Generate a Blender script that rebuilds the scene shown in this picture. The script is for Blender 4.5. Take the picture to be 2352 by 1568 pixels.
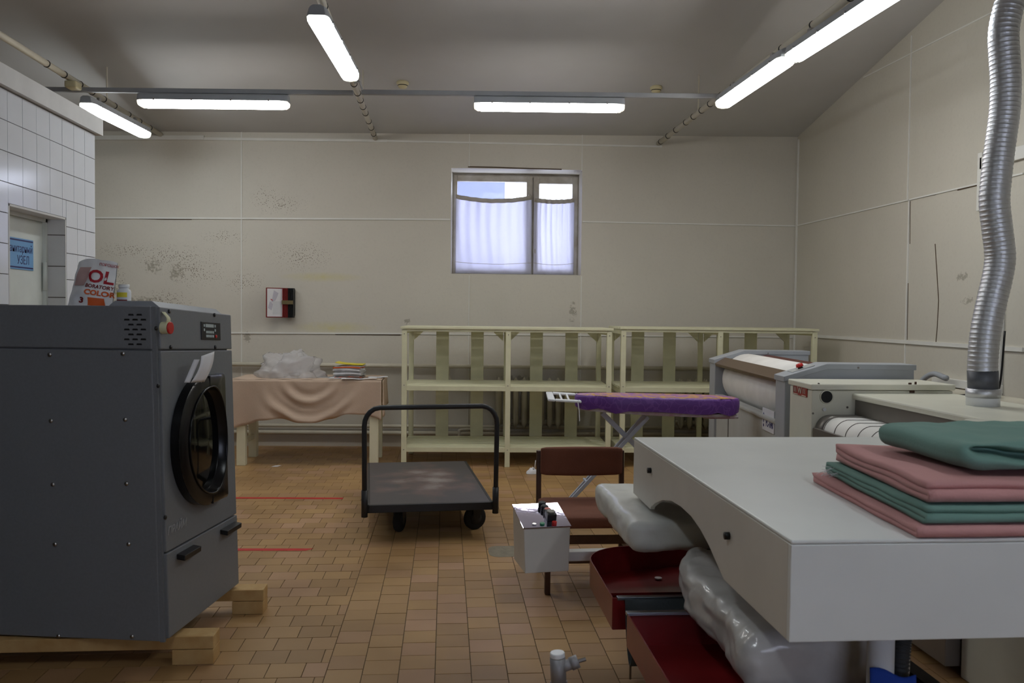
import bpy, bmesh, math, random
from mathutils import Vector, Matrix, noise
random.seed(7)
for o in list(bpy.data.objects): bpy.data.objects.remove(o, do_unlink=True)
scene = bpy.context.scene
COL = scene.collection
V = Vector

# ------------------------------------------------------------------ camera
W_, H_, F_ = 2352.0, 1568.0, 1920.0
Yc = V(((1025-1176)/F_, (784-720)/F_, -1)).normalized()
_u = V((.008, 1, 0)); Zc = (_u - _u.dot(Yc)*Yc).normalized()
Xc = Yc.cross(Zc)
RW = Matrix((Xc, Yc, Zc))                       # camera -> world
CAM = V((0, 0, 1.5))
cd = bpy.data.cameras.new('camera'); cam = bpy.data.objects.new('camera', cd); COL.objects.link(cam)
cd.sensor_width = 22.3; cd.lens = F_/W_*22.3; cd.clip_start = .05; cd.clip_end = 200
cd.dof.use_dof = True; cd.dof.focus_distance = 6.6; cd.dof.aperture_fstop = 4.5
cam.matrix_world = Matrix.Translation(CAM) @ RW.to_4x4()
scene.camera = cam

# ------------------------------------------------------------------ world, exposure
wd = bpy.data.worlds.new('overcast_sky'); scene.world = wd; wd.use_nodes = True
bg = wd.node_tree.nodes['Background']; bg.inputs[0].default_value = (.74, .80, 1.0, 1); bg.inputs[1].default_value = 6.0
scene.view_settings.view_transform = 'Standard'; scene.view_settings.look = 'None'
scene.view_settings.gamma = 1.0; scene.view_settings.use_curve_mapping = False
scene.view_settings.exposure = 0.0
LAMP = 27.5                                      # radiance of the fluorescent diffusers

# pixel -> place helpers (a pixel gives a direction; the distance comes from the plane it touches)
def ray(x, y): return RW @ V(((x-W_/2)/F_, (H_/2-y)/F_, -1))
def at(x, y, ax, val):
    d = ray(x, y); return CAM + d*((val-CAM[ax])/d[ax])
def at_x(x, y, X): return at(x, y, 0, X)
def at_y(x, y, Y): return at(x, y, 1, Y)
def at_z(x, y, z=0): return at(x, y, 2, z)
AB = math.radians(2.7)
BN = V((math.sin(AB), math.cos(AB), 0)); BS = V((math.cos(AB), -math.sin(AB), 0))
B0 = at_z(740, 1024)
def at_b(x, y, off=0):                           # on the back wall (off = metres in front of it)
    d = ray(x, y); return CAM + d*((B0-BN*off-CAM).dot(BN)/d.dot(BN))
def bw(s, n, z): return V((B0.x, B0.y, 0)) + BS*s - BN*n + V((0, 0, z))   # back-wall frame
def b_s(p): return (p-B0).dot(BS)
def project(p):
    c = RW.transposed() @ (p-CAM); return (W_/2+F_*c.x/-c.z, H_/2-F_*c.y/-c.z)

# ------------------------------------------------------------------ materials
def lin(c): return tuple((x/255/12.92 if x/255 <= .04045 else ((x/255+.055)/1.055)**2.4) for x in c)
def nodes(m): return m.node_tree.nodes, m.node_tree.links
def mat(name, c, rough=.55, metal=0, var=.06, vs=6, bump=0, bs=60, spec=.4, coat=0, c2=None):
    m = bpy.data.materials.new(name); m.use_nodes = True; n, l = nodes(m)
    p = n['Principled BSDF']; L = lin(c)
    p.inputs['Roughness'].default_value = rough; p.inputs['Metallic'].default_value = metal
    p.inputs['Specular IOR Level'].default_value = spec; p.inputs['Coat Weight'].default_value = coat
    tc = n.new('ShaderNodeTexCoord'); nz = n.new('ShaderNodeTexNoise'); nz.inputs['Scale'].default_value = vs
    nz.inputs['Detail'].default_value = 6; l.new(tc.outputs['Object'], nz.inputs['Vector'])
    cr = n.new('ShaderNodeValToRGB'); e = cr.color_ramp.elements; e[0].position = .3; e[1].position = .7
    L2 = lin(c2) if c2 else tuple(x*(1+var) for x in L)
    e[0].color = (*[x*(1-var) for x in L], 1) if not c2 else (*L, 1); e[1].color = (*L2, 1)
    l.new(nz.outputs['Fac'], cr.inputs['Fac']); l.new(cr.outputs['Color'], p.inputs['Base Color'])
    if bump:
        n2 = n.new('ShaderNodeTexNoise'); n2.inputs['Scale'].default_value = bs; n2.inputs['Detail'].default_value = 4
        l.new(tc.outputs['Object'], n2.inputs['Vector'])
        b = n.new('ShaderNodeBump'); b.inputs['Strength'].default_value = bump; b.inputs['Distance'].default_value = .01
        l.new(n2.outputs['Fac'], b.inputs['Height']); l.new(b.outputs['Normal'], p.inputs['Normal'])
    return m
def emis(name, c, s):
    m = bpy.data.materials.new(name); m.use_nodes = True; n, l = nodes(m)
    n.remove(n['Principled BSDF']); e = n.new('ShaderNodeEmission'); e.inputs[0].default_value = (*c, 1); e.inputs[1].default_value = s
    l.new(e.outputs[0], n['Material Output'].inputs[0]); return m
def film(name, c, trans=.5, rough=.2, transl=.4):
    m = bpy.data.materials.new(name); m.use_nodes = True; n, l = nodes(m)
    n.remove(n['Principled BSDF']); L = (*lin(c), 1)
    t = n.new('ShaderNodeBsdfTransparent'); d = n.new('ShaderNodeBsdfDiffuse'); d.inputs[0].default_value = L
    tl = n.new('ShaderNodeBsdfTranslucent'); tl.inputs[0].default_value = L
    g = n.new('ShaderNodeBsdfGlossy'); g.inputs['Roughness'].default_value = rough
    a = n.new('ShaderNodeMixShader'); a.inputs[0].default_value = transl; l.new(d.outputs[0], a.inputs[1]); l.new(tl.outputs[0], a.inputs[2])
    lw = n.new('ShaderNodeLayerWeight'); lw.inputs[0].default_value = .25
    b = n.new('ShaderNodeMixShader'); l.new(lw.outputs['Fresnel'], b.inputs[0]); l.new(a.outputs[0], b.inputs[1]); l.new(g.outputs[0], b.inputs[2])
    k = n.new('ShaderNodeMixShader'); k.inputs[0].default_value = 1-trans; l.new(t.outputs[0], k.inputs[1]); l.new(b.outputs[0], k.inputs[2])
    l.new(k.outputs[0], n['Material Output'].inputs[0]); return m

def wall_mat(name, c, stains, peels, smears=()):
    """painted panel wall; stains/peels: (centre xyz, radius) with their own shape"""
    m = bpy.data.materials.new(name); m.use_nodes = True; n, l = nodes(m); p = n['Principled BSDF']
    p.inputs['Roughness'].default_value = .5; p.inputs['Specular IOR Level'].default_value = .35
    geo = n.new('ShaderNodeNewGeometry'); P = geo.outputs['Position']
    def nz(s, d=5, r=.55):
        t = n.new('ShaderNodeTexNoise'); t.inputs['Scale'].default_value = s; t.inputs['Detail'].default_value = d
        t.inputs['Roughness'].default_value = r; l.new(P, t.inputs['Vector']); return t.outputs['Fac']
    def ma(op, a, b=None, clamp=False):
        t = n.new('ShaderNodeMath'); t.operation = op; t.use_clamp = clamp
        for i, x in enumerate((a, b)):
            if x is None: continue
            if isinstance(x, (int, float)): t.inputs[i].default_value = x
            else: l.new(x, t.inputs[i])
        return t.outputs[0]
    def blob(pos, r, warp=.5):
        d = n.new('ShaderNodeVectorMath'); d.operation = 'SUBTRACT'; l.new(P, d.inputs[0]); d.inputs[1].default_value = pos
        s = n.new('ShaderNodeVectorMath'); s.operation = 'DIVIDE'; l.new(d.outputs[0], s.inputs[0]); s.inputs[1].default_value = (r[0], 5, r[1]) if len(r) == 2 else r
        q = n.new('ShaderNodeVectorMath'); q.operation = 'LENGTH'; l.new(s.outputs[0], q.inputs[0])
        return ma('SUBTRACT', 1, q.outputs['Value'], True)
    def mix(fac, a, col):
        t = n.new('ShaderNodeMix'); t.data_type = 'RGBA'
        if isinstance(fac, (int, float)): t.inputs[0].default_value = fac
        else: l.new(fac, t.inputs[0])
        if isinstance(a, tuple): t.inputs[6].default_value = (*a, 1)
        else: l.new(a, t.inputs[6])
        t.inputs[7].default_value = (*lin(col), 1); return t.outputs[2]
    L = lin(c)
    base = mix(ma('MULTIPLY', ma('SUBTRACT', nz(1.1, 6), .38, True), 1.1, True), L, tuple(x*.93 for x in c))
    base = mix(ma('MULTIPLY', ma('SUBTRACT', nz(38, 3), .52, True), .8, True), base, tuple(x*.88 for x in c))
    for pos, r in smears:
        base = mix(ma('MULTIPLY', ma('MULTIPLY', blob(pos, r), nz(14)), 1.0, True), base, (205, 196, 120))
    if stains:
        tot = None
        for pos, r in stains:
            b = blob(pos, r); tot = b if tot is None else ma('MAXIMUM', tot, b)
        vo = n.new('ShaderNodeTexVoronoi'); vo.inputs['Scale'].default_value = 58; l.new(P, vo.inputs['Vector'])
        wide = ma('ADD', ma('MULTIPLY', tot, .30), ma('MULTIPLY', nz(7), .24))
        f = ma('MULTIPLY', ma('SUBTRACT', ma('SUBTRACT', wide, .015), vo.outputs['Distance']), 9, True)
        f = ma('MULTIPLY', f, ma('MULTIPLY', tot, 2.5, True))
        base = mix(ma('MULTIPLY', f, .8), base, (108, 93, 75))
    for pos, r in peels:
        f = ma('MULTIPLY', ma('MULTIPLY', ma('SUBTRACT', ma('ADD', nz(30, 6, .7), ma('MULTIPLY', blob(pos, r), .16)), .55), 14, True), ma('MULTIPLY', blob(pos, r), 3.5, True))
        base = mix(ma('MULTIPLY', f, .7), base, (146, 139, 124))
    l.new(base, p.inputs['Base Color'])
    b = n.new('ShaderNodeBump'); b.inputs['Strength'].default_value = .25; b.inputs['Distance'].default_value = .02
    l.new(ma('ADD', nz(3, 3), ma('MULTIPLY', nz(60, 2), .12)), b.inputs['Height']); l.new(b.outputs['Normal'], p.inputs['Normal'])
    return m

def tile_mat(name, island):
    m = bpy.data.materials.new(name); m.use_nodes = True; n, l = nodes(m); p = n['Principled BSDF']
    geo = n.new('ShaderNodeNewGeometry'); oi = n.new('ShaderNodeObjectInfo')
    r = geo.outputs['Random Per Island'] if island else oi.outputs['Random']
    cr = n.new('ShaderNodeValToRGB'); e = cr.color_ramp.elements
    e[0].position = 0; e[0].color = (*lin((160, 126, 84)), 1); e[1].position = 1; e[1].color = (*lin((182, 144, 110)), 1)
    for q, c in ((.35, (174, 138, 92)), (.6, (178, 142, 94)), (.82, (168, 132, 94))):
        x = cr.color_ramp.elements.new(q); x.color = (*lin(c), 1)
    l.new(r, cr.inputs['Fac'])
    nz = n.new('ShaderNodeTexNoise'); nz.inputs['Scale'].default_value = 1.6; nz.inputs['Detail'].default_value = 7; l.new(geo.outputs['Position'], nz.inputs['Vector'])
    r2 = n.new('ShaderNodeValToRGB'); r2.color_ramp.elements[0].position = .35; r2.color_ramp.elements[0].color = (.72, .68, .64, 1)
    r2.color_ramp.elements[1].position = .62; r2.color_ramp.elements[1].color = (1, 1, 1, 1); l.new(nz.outputs['Fac'], r2.inputs['Fac'])
    mx = n.new('ShaderNodeMix'); mx.data_type = 'RGBA'; mx.blend_type = 'MULTIPLY'; mx.inputs[0].default_value = .8
    l.new(cr.outputs['Color'], mx.inputs[6]); l.new(r2.outputs['Color'], mx.inputs[7]); l.new(mx.outputs[2], p.inputs['Base Color'])
    p.inputs['Specular IOR Level'].default_value = .4
    rr = n.new('ShaderNodeMapRange'); rr.inputs[3].default_value = .34; rr.inputs[4].default_value = .55; l.new(nz.outputs['Fac'], rr.inputs[0]); l.new(rr.outputs[0], p.inputs['Roughness'])
    return m

M = {}
M['low_bounce_wall'] = mat('grey_green_paint', (128, 130, 122), .6)  # for the unseen left and rear walls, kept dark to cut bounced light
M['cream'] = mat('cream_paint', (222, 218, 190), .45, var=.05, bump=.05, bs=30)
M['shelf'] = mat('pale_yellow_paint', (218, 216, 184), .5, var=.05, vs=9, bump=.05, bs=40)
M['strip'] = mat('white_strip', (224, 223, 217), .5, var=.04)
M['pipe'] = mat('cream_pipe_paint', (206, 200, 182), .4, var=.06)
M['conduit'] = mat('cream_conduit', (206, 200, 184), .45)
M['crosspipe'] = mat('grey_pipe_paint', (158, 160, 164), .5)
M['black'] = mat('black_plastic', (22, 22, 24), .45, var=.1)
M['rubber'] = mat('black_rubber', (28, 27, 27), .75, var=.15)
M['housing'] = mat('grey_lamp_housing', (168, 172, 178), .5)
M['dryer'] = mat('grey_powder_coat', (116, 119, 124), .42, var=.04, vs=90, bump=.08, bs=400)
M['dryer_light'] = mat('grey_flange', (150, 153, 158), .45)
M['steel'] = mat('steel', (190, 190, 192), .28, 1, var=.05)
M['chrome'] = mat('polished_steel', (216, 212, 236), .03, 1, var=.02, bump=.015, bs=25)
M['zinc'] = mat('zinc_strip', (160, 170, 178), .3, 1)
M['gloss_black'] = mat('glossy_black', (16, 16, 18), .22, var=.1, spec=.3)
M['red'] = mat('red_plastic', (196, 34, 30), .35)
M['tape_red'] = mat('red_floor_tape', (190, 32, 34), .5, var=.12, vs=20)
M['masking'] = mat('masking_tape', (214, 212, 176), .7, bump=.2, bs=80)
M['wood'] = mat('raw_timber', (178, 140, 86), .7, c2=(196, 164, 112), vs=12, bump=.2, bs=40)
M['white_glossy'] = mat('white_plastic', (228, 230, 232), .3)
M['paper'] = mat('white_paper', (228, 228, 232), .7, var=.03)
M['press'] = mat('white_enamel', (226, 228, 226), .32, var=.03, vs=4)
M['press_side'] = mat('offwhite_panel', (214, 210, 202), .4, var=.05, vs=5)
M['maroon'] = mat('red_enamel', (122, 28, 30), .28, var=.12, vs=9)
M['darkcloth'] = mat('dark_grey_canvas', (62, 68, 72), .8, bump=.2, bs=120)
M['pad'] = mat('grey_pad_cloth', (218, 220, 216), .38, var=.10, vs=5, bump=.35, bs=14, coat=.25)
M['pad2'] = mat('film_wrapped_pad', (192, 190, 188), .32, var=.14, vs=6, bump=.5, bs=12, coat=.35)
M['pink'] = mat('pink_cloth', (202, 148, 146), .85, var=.06, bump=.15, bs=160)
M['green'] = mat('green_cloth', (112, 148, 138), .8, var=.06, bump=.12, bs=160)
M['tablecloth'] = mat('peach_cloth', (198, 175, 155), .9, var=.05, bump=.15, bs=130)
M['purple'] = None
M['brown_seat'] = mat('brown_upholstery', (112, 66, 48), .8, var=.1, bump=.15, bs=150)
M['brown_wood'] = mat('dark_brown_wood', (72, 46, 30), .45, var=.15, vs=18)
M['trolley'] = mat('black_enamel_steel', (36, 37, 40), .4, var=.15)
M['iron_grey'] = mat('grey_metal_paint', (164, 168, 174), .42)
M['iron_front'] = mat('grey_panel_paint', (176, 178, 176), .45)
M['roll'] = mat('white_roll_cloth', (228, 226, 222), .8, bump=.08, bs=120)
M['brown_bar'] = mat('brown_anodised_bar', (108, 88, 70), .35, .4)
M['maroon_bar'] = mat('maroon_bar', (92, 44, 38), .4)
M['beige'] = mat('beige_machine_paint', (222, 220, 204), .38, var=.04)
M['guard'] = mat('grey_guard_steel', (122, 116, 110), .4, .5)
M['belt'] = mat('white_belt_cloth', (226, 224, 220), .8)
M['alu'] = mat('aluminium_foil', (206, 207, 212), .42, 1, var=.04, bump=.15, bs=60)
M['ducttape'] = mat('dark_duct_tape', (92, 94, 100), .45, .3, var=.2, vs=14)
M['label_red'] = mat('label_red', (150, 52, 38), .5)
M['label_white'] = mat('label_white', (214, 216, 224), .5)
M['label_blue'] = mat('label_blue', (48, 52, 110), .5)
M['blue_sign'] = mat('blue_sign', (120, 168, 214), .45, var=.05)
M['navy'] = mat('navy_print', (52, 52, 104), .5)
M['door'] = mat('white_door_paint', (216, 220, 214), .45)
M['tilew'] = mat('white_glazed_tile', (226, 228, 234), .12, var=.02, spec=.5)
M['grout_d'] = mat('dark_grout', (96, 88, 82), .9)
M['plaster'] = mat('white_plaster', (214, 212, 210), .8, bump=.1, bs=30)
M['grout'] = mat('floor_grout', (112, 96, 74), .9, bump=.2, bs=60)
M['cement'] = mat('cement_patch', (132, 124, 108), .9, var=.14, vs=20, bump=.3, bs=50)
M['ceil'] = mat('ceiling_paint', (192, 191, 190), .8, var=.03, vs=2, bump=.05, bs=20)
M['frame'] = mat('weathered_window_paint', (188, 184, 176), .6, c2=(160, 152, 138), vs=8, bump=.2, bs=40)
M['detector'] = mat('yellowed_plastic', (208, 198, 160), .5)
M['yellow'] = mat('yellow_cover', (222, 206, 60), .5)
M['grey_paper'] = mat('magazine_pages', (176, 176, 176), .8, var=.15, vs=40)
M['teal'] = mat('teal_print', (60, 130, 130), .6, c2=(190, 90, 60), vs=30)
M['orange'] = mat('orange_print', (214, 96, 40), .6)
M['crimson'] = mat('crimson_print', (176, 34, 48), .6)
M['darkred'] = mat('dark_red_print', (120, 30, 30), .6)
M['ironboard'] = mat('light_grey_enamel', (176, 184, 200), .4)
M['boardunder'] = mat('pale_underside', (196, 190, 188), .7, c2=(170, 128, 138), vs=14)
M['grey_valve'] = mat('grey_valve_metal', (150, 148, 150), .45, .3, var=.15, vs=20)
M['blue_rag'] = mat('blue_cloth', (30, 70, 170), .8, bump=.2, bs=60)
M['hose'] = mat('ribbed_hose', (52, 56, 58), .6)
M['crack'] = mat('crack_dark', (92, 76, 60), .9)
M['led_g'] = mat('green_button', (50, 140, 100), .4)
M['glass'] = film('window_glass', (240, 244, 255), .9, .02, .5)
M['curtain'] = film('thin_white_curtain', (236, 236, 248), .12, .8, .62)
M['curtain_tape'] = film('curtain_tape', (206, 198, 182), .05, .8, .5)
M['hem'] = mat('curtain_hem', (196, 186, 168), .9)
M['plastic_bag'] = film('clear_polythene', (252, 252, 254), .34, .16, .6)
M['lens'] = film('clear_lens', (236, 232, 220), .35, .15, .6)
M['radiator'] = mat('radiator_paint', (190, 184, 166), .5)
M['dial'] = mat('display_grey', (176, 188, 190), .4)
M['facade'] = mat('outside_facade', (96, 104, 138), .9)
M['fluo_cool'] = emis('lit_tube_cool', (.90, .97, 1.0), LAMP)
M['fluo_warm'] = emis('lit_tube_neutral', (1.0, .96, .91), LAMP)

# purple patterned cover
def purple():
    m = mat('purple_damask', (96, 52, 128), .42, var=.1, vs=5); n, l = nodes(m); p = n['Principled BSDF']
    tc = n.new('ShaderNodeTexCoord'); vo = n.new('ShaderNodeTexVoronoi'); vo.feature = 'DISTANCE_TO_EDGE'; vo.inputs['Scale'].default_value = 13
    nw = n.new('ShaderNodeTexNoise'); nw.inputs['Scale'].default_value = 7; l.new(tc.outputs['Object'], nw.inputs['Vector'])
    va = n.new('ShaderNodeMix'); va.data_type = 'VECTOR'; va.inputs[0].default_value = .25; l.new(tc.outputs['Object'], va.inputs[4]); l.new(nw.outputs['Color'], va.inputs[5]); l.new(va.outputs[1], vo.inputs['Vector'])
    cr = n.new('ShaderNodeValToRGB'); cr.color_ramp.elements[0].position = .02; cr.color_ramp.elements[0].color = (*lin((118, 74, 150)), 1)
    cr.color_ramp.elements[1].position = .07; cr.color_ramp.elements[1].color = (*lin((100, 56, 134)), 1)
    l.new(vo.outputs['Distance'], cr.inputs['Fac'])
    g = n.new('ShaderNodeNewGeometry'); sp = n.new('ShaderNodeSeparateXYZ'); l.new(g.outputs['Normal'], sp.inputs[0])
    nz = n.new('ShaderNodeTexNoise'); nz.inputs['Scale'].default_value = 22; l.new(tc.outputs['Object'], nz.inputs['Vector'])
    c2 = n.new('ShaderNodeValToRGB'); e = c2.color_ramp.elements; e[0].position = .46; e[0].color = (*lin((150, 96, 172)), 1); e[1].position = .56; e[1].color = (*lin((196, 148, 88)), 1)
    l.new(nz.outputs['Fac'], c2.inputs['Fac'])
    mr = n.new('ShaderNodeMapRange'); mr.inputs[1].default_value = .8; mr.inputs[2].default_value = .95; l.new(sp.outputs['Z'], mr.inputs[0])
    mx = n.new('ShaderNodeMix'); mx.data_type = 'RGBA'; l.new(mr.outputs[0], mx.inputs[0]); l.new(cr.outputs['Color'], mx.inputs[6]); l.new(c2.outputs['Color'], mx.inputs[7])
    l.new(mx.outputs[2], p.inputs['Base Color']); return m
M['purple'] = purple()
def deckmat():
    m = mat('worn_deck', (62, 60, 62), .42, var=.12, vs=8); n, l = nodes(m); p = n['Principled BSDF']
    tc = n.new('ShaderNodeTexCoord'); ln = n.new('ShaderNodeVectorMath'); ln.operation = 'LENGTH'
    mp = n.new('ShaderNodeMapping'); mp.inputs['Location'].default_value = (-.12, -.03, 0); mp.inputs['Scale'].default_value = (2.4, 1.5, 0)
    l.new(tc.outputs['Object'], mp.inputs['Vector']); l.new(mp.outputs[0], ln.inputs[0])
    nz = n.new('ShaderNodeTexNoise'); nz.inputs['Scale'].default_value = 5; nz.inputs['Detail'].default_value = 9; l.new(tc.outputs['Object'], nz.inputs['Vector'])
    a = n.new('ShaderNodeMath'); a.operation = 'SUBTRACT'; l.new(nz.outputs['Fac'], a.inputs[0]); b = n.new('ShaderNodeMath'); b.operation = 'MULTIPLY'; b.inputs[1].default_value = .42
    l.new(ln.outputs['Value'], b.inputs[0]); l.new(b.outputs[0], a.inputs[1])
    cr = n.new('ShaderNodeValToRGB'); e = cr.color_ramp.elements; e[0].position = .12; e[0].color = (*lin((74, 70, 72)), 1); e[1].position = .5; e[1].color = (*lin((138, 130, 126)), 1)
    x = e.new(.3); x.color = (*lin((100, 84, 82)), 1)
    l.new(a.outputs[0], cr.inputs['Fac']); l.new(cr.outputs['Color'], p.inputs['Base Color']); return m
M['deck'] = deckmat()

# ------------------------------------------------------------------ mesh helpers
class MB:
    def __init__(s): s.v = []; s.f = []
    def add(s, vs, fs):
        k = len(s.v); s.v += [V(x) for x in vs]; s.f += [tuple(i+k for i in f) for f in fs]; return s
    def box(s, x0, x1, y0, y1, z0, z1, T=None):
        vs = [V((x, y, z)) for z in (z0, z1) for y in (y0, y1) for x in (x0, x1)]
        if T: vs = [T(p) for p in vs]
        return s.add(vs, [(0, 2, 3, 1), (4, 5, 7, 6), (0, 1, 5, 4), (2, 6, 7, 3), (0, 4, 6, 2), (1, 3, 7, 5)])
    def hexa(s, b, t):                                # 4 bottom + 4 top points, ccw from above
        return s.add(list(b)+list(t), [(3, 2, 1, 0), (4, 5, 6, 7), (0, 1, 5, 4), (1, 2, 6, 5), (2, 3, 7, 6), (3, 0, 4, 7)])
    def prism(s, poly, fn, a, b):                     # poly of 2D points, fn(p, depth) -> 3D
        n = len(poly)
        s.add([fn(p, a) for p in poly]+[fn(p, b) for p in poly],
              [tuple(range(n-1, -1, -1)), tuple(range(n, 2*n))]+[(i, (i+1) % n, n+(i+1) % n, n+i) for i in range(n)]); return s
    def tube(s, path, r, n=10, cap=True, rfn=None):
        path = [V(p) for p in path]; k = len(path); rings = []; up = None
        for i, p in enumerate(path):
            t = (path[min(i+1, k-1)]-path[max(i-1, 0)]).normalized()
            if up is None: up = V((0, 0, 1)) if abs(t.z) < .9 else V((0, 1, 0))
            a = t.cross(up).normalized(); b = a.cross(t).normalized(); up = b
            R = rfn(i, i/(k-1)) if rfn else r
            rings.append([p+(a*math.cos(2*math.pi*j/n)+b*math.sin(2*math.pi*j/n))*R for j in range(n)])
        fs = [(i*n+j, i*n+(j+1) % n, (i+1)*n+(j+1) % n, (i+1)*n+j) for i in range(k-1) for j in range(n)]
        if cap: fs += [tuple(range(n-1, -1, -1)), tuple((k-1)*n+j for j in range(n))]
        return s.add([p for r_ in rings for p in r_], fs)
    def cyl(s, p, q, r, n=14, r2=None): return s.tube([p, q], r, n, True, (lambda i, t: r if i == 0 else r2) if r2 else None)
    def lathe(s, prof, c, n=20, fn=None, cap=True):             # prof (r, h) about an axis; fn(cos*r, sin*r, h)->3D
        k = len(prof); c = V(c); fn = fn or (lambda x, y, h: V((x, y, h)))
        vs = [c+fn(r*math.cos(2*math.pi*j/n), r*math.sin(2*math.pi*j/n), h) for r, h in prof for j in range(n)]
        return s.add(vs, [(i*n+j, i*n+(j+1) % n, (i+1)*n+(j+1) % n, (i+1)*n+j) for i in range(k-1) for j in range(n)]+([tuple(range(n-1, -1, -1)), tuple((k-1)*n+j for j in range(n))] if cap else []))
    def grid(s, nu, nv, fn):
        return s.add([fn(i/nu, j/nv) for j in range(nv+1) for i in range(nu+1)],
                     [(j*(nu+1)+i, j*(nu+1)+i+1, (j+1)*(nu+1)+i+1, (j+1)*(nu+1)+i) for j in range(nv) for i in range(nu)])
    def rbox(s, c, h, r, n=14, disp=None, T=None):    # rounded box, optional displacement
        c = V(c); h = V(h); idx = {}; vs = []; fs = []
        def vert(i, j, k):
            key = (i, j, k)
            if key not in idx:
                p = V((2*i/n-1, 2*j/n-1, 2*k/n-1)); p = V([math.copysign(abs(a)**.8, a) for a in p])
                p = V((p.x*h.x, p.y*h.y, p.z*h.z)); q = V([max(-(h[a]-r), min(h[a]-r, p[a])) for a in range(3)])
                d = p-q; p = q+(d.normalized()*r if d.length > 1e-9 else d)
                if disp: p = disp(p)
                p = c+p; idx[key] = len(vs); vs.append(T(p) if T else p)
            return idx[key]
        for a in range(n):
            for b in range(n):
                fs += [(vert(a, b, 0), vert(a, b+1, 0), vert(a+1, b+1, 0), vert(a+1, b, 0)), (vert(a, b, n), vert(a+1, b, n), vert(a+1, b+1, n), vert(a, b+1, n)),
                       (vert(a, 0, b), vert(a+1, 0, b), vert(a+1, 0, b+1), vert(a, 0, b+1)), (vert(a, n, b), vert(a, n, b+1), vert(a+1, n, b+1), vert(a+1, n, b)),
                       (vert(0, a, b), vert(0, a, b+1), vert(0, a+1, b+1), vert(0, a+1, b)), (vert(n, a, b), vert(n, a+1, b), vert(n, a+1, b+1), vert(n, a, b+1))]
        return s.add(vs, fs)
    def build(s, name, m, parent=None, smooth=False, bevel=0, solid=0, sub=0):
        me = bpy.data.meshes.new(name)
        if parent is not None: org = wloc(parent)
        else:
            org = V([(min(p[a] for p in s.v)+max(p[a] for p in s.v))/2 for a in range(3)]); org.z = min(p.z for p in s.v)
        me.from_pydata([p-org for p in s.v], [], s.f); me.validate()
        bm = bmesh.new(); bm.from_mesh(me); bmesh.ops.recalc_face_normals(bm, faces=bm.faces) if not solid else None; bm.to_mesh(me); bm.free()
        if smooth:
            for p in me.polygons: p.use_smooth = True
        me.materials.append(M[m] if isinstance(m, str) else m)
        o = bpy.data.objects.new(name, me); COL.objects.link(o)
        if parent is not None: o.parent = parent
        else: o.location = org
        if solid:
            md = o.modifiers.new('solid', 'SOLIDIFY'); md.thickness = solid; md.offset = 0
        if bevel:
            md = o.modifiers.new('bevel', 'BEVEL'); md.width = bevel; md.segments = 2; md.limit_method = 'ANGLE'
        if smooth and bevel:
            md = o.modifiers.new('wn', 'WEIGHTED_NORMAL')
        if sub:
            md = o.modifiers.new('sub', 'SUBSURF'); md.levels = sub; md.render_levels = sub
        return o
def wloc(o):
    p = V(o.location)
    while o.parent: o = o.parent; p = p+V(o.location)
    return p
def tag(o, label, cat, group=None):
    o['label'] = label; o['category'] = cat
    if group: o['group'] = group
    return o
def thing(name, label, cat, loc, group=None):
    o = bpy.data.objects.new(name, None); o.empty_display_size = .1; COL.objects.link(o); o.location = V(loc)
    return tag(o, label, cat, group)
def struct(o, label=None):
    o['kind'] = 'structure'
    if label: o['label'] = label
    return o
def sroot(name, loc, label=None):
    o = bpy.data.objects.new(name, None); COL.objects.link(o); o.location = V(loc); return struct(o, label)
def text(name, body, size, m, parent, origin, ux, uy, sx=1, shear=0, bold=0, align='CENTER', depth=.0006, conform=None):
    """flat lettering: origin = anchor, ux/uy = world axes of the writing"""
    c = bpy.data.curves.new(name, 'FONT'); c.body = body; c.size = size; c.align_x = align; c.align_y = 'CENTER'; c.shear = shear; c.offset = bold; c.extrude = depth
    c.resolution_u = 3
    t = bpy.data.objects.new(name, c); COL.objects.link(t)
    bpy.context.view_layer.update()
    me = bpy.data.meshes.new_from_object(t.evaluated_get(bpy.context.evaluated_depsgraph_get())); bpy.data.objects.remove(t); bpy.data.curves.remove(c)
    ux = V(ux).normalized(); uy = V(uy).normalized(); uz = ux.cross(uy); org = wloc(parent)
    for v in me.vertices:
        p = V(origin)+ux*v.co.x*sx+uy*v.co.y+uz*v.co.z
        if conform: p = conform(p)
        v.co = p-org
    me.materials.clear(); me.materials.append(M[m]); o = bpy.data.objects.new(name, me); COL.objects.link(o); o.parent = parent; return o
def bez(pts, n=8):                                    # Catmull-Rom through points
    pts = [V(p) for p in pts]; P = [pts[0]*2-pts[1]]+pts+[pts[-1]*2-pts[-2]]; out = []
    for i in range(1, len(P)-2):
        a, b, c, d = P[i-1:i+3]
        for k in range(n):
            t = k/n; out.append(.5*((2*b)+(c-a)*t+(2*a-5*b+4*c-d)*t*t+(3*b-a-3*c+d)*t**3))
    return out+[pts[-1]]

# ================================================================== STRUCTURE
XR, XL, YB = 3.941, -5.2, -3.0
def zc(y): return 3.525+.183*(9.28-y)                  # sloping ceiling
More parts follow.
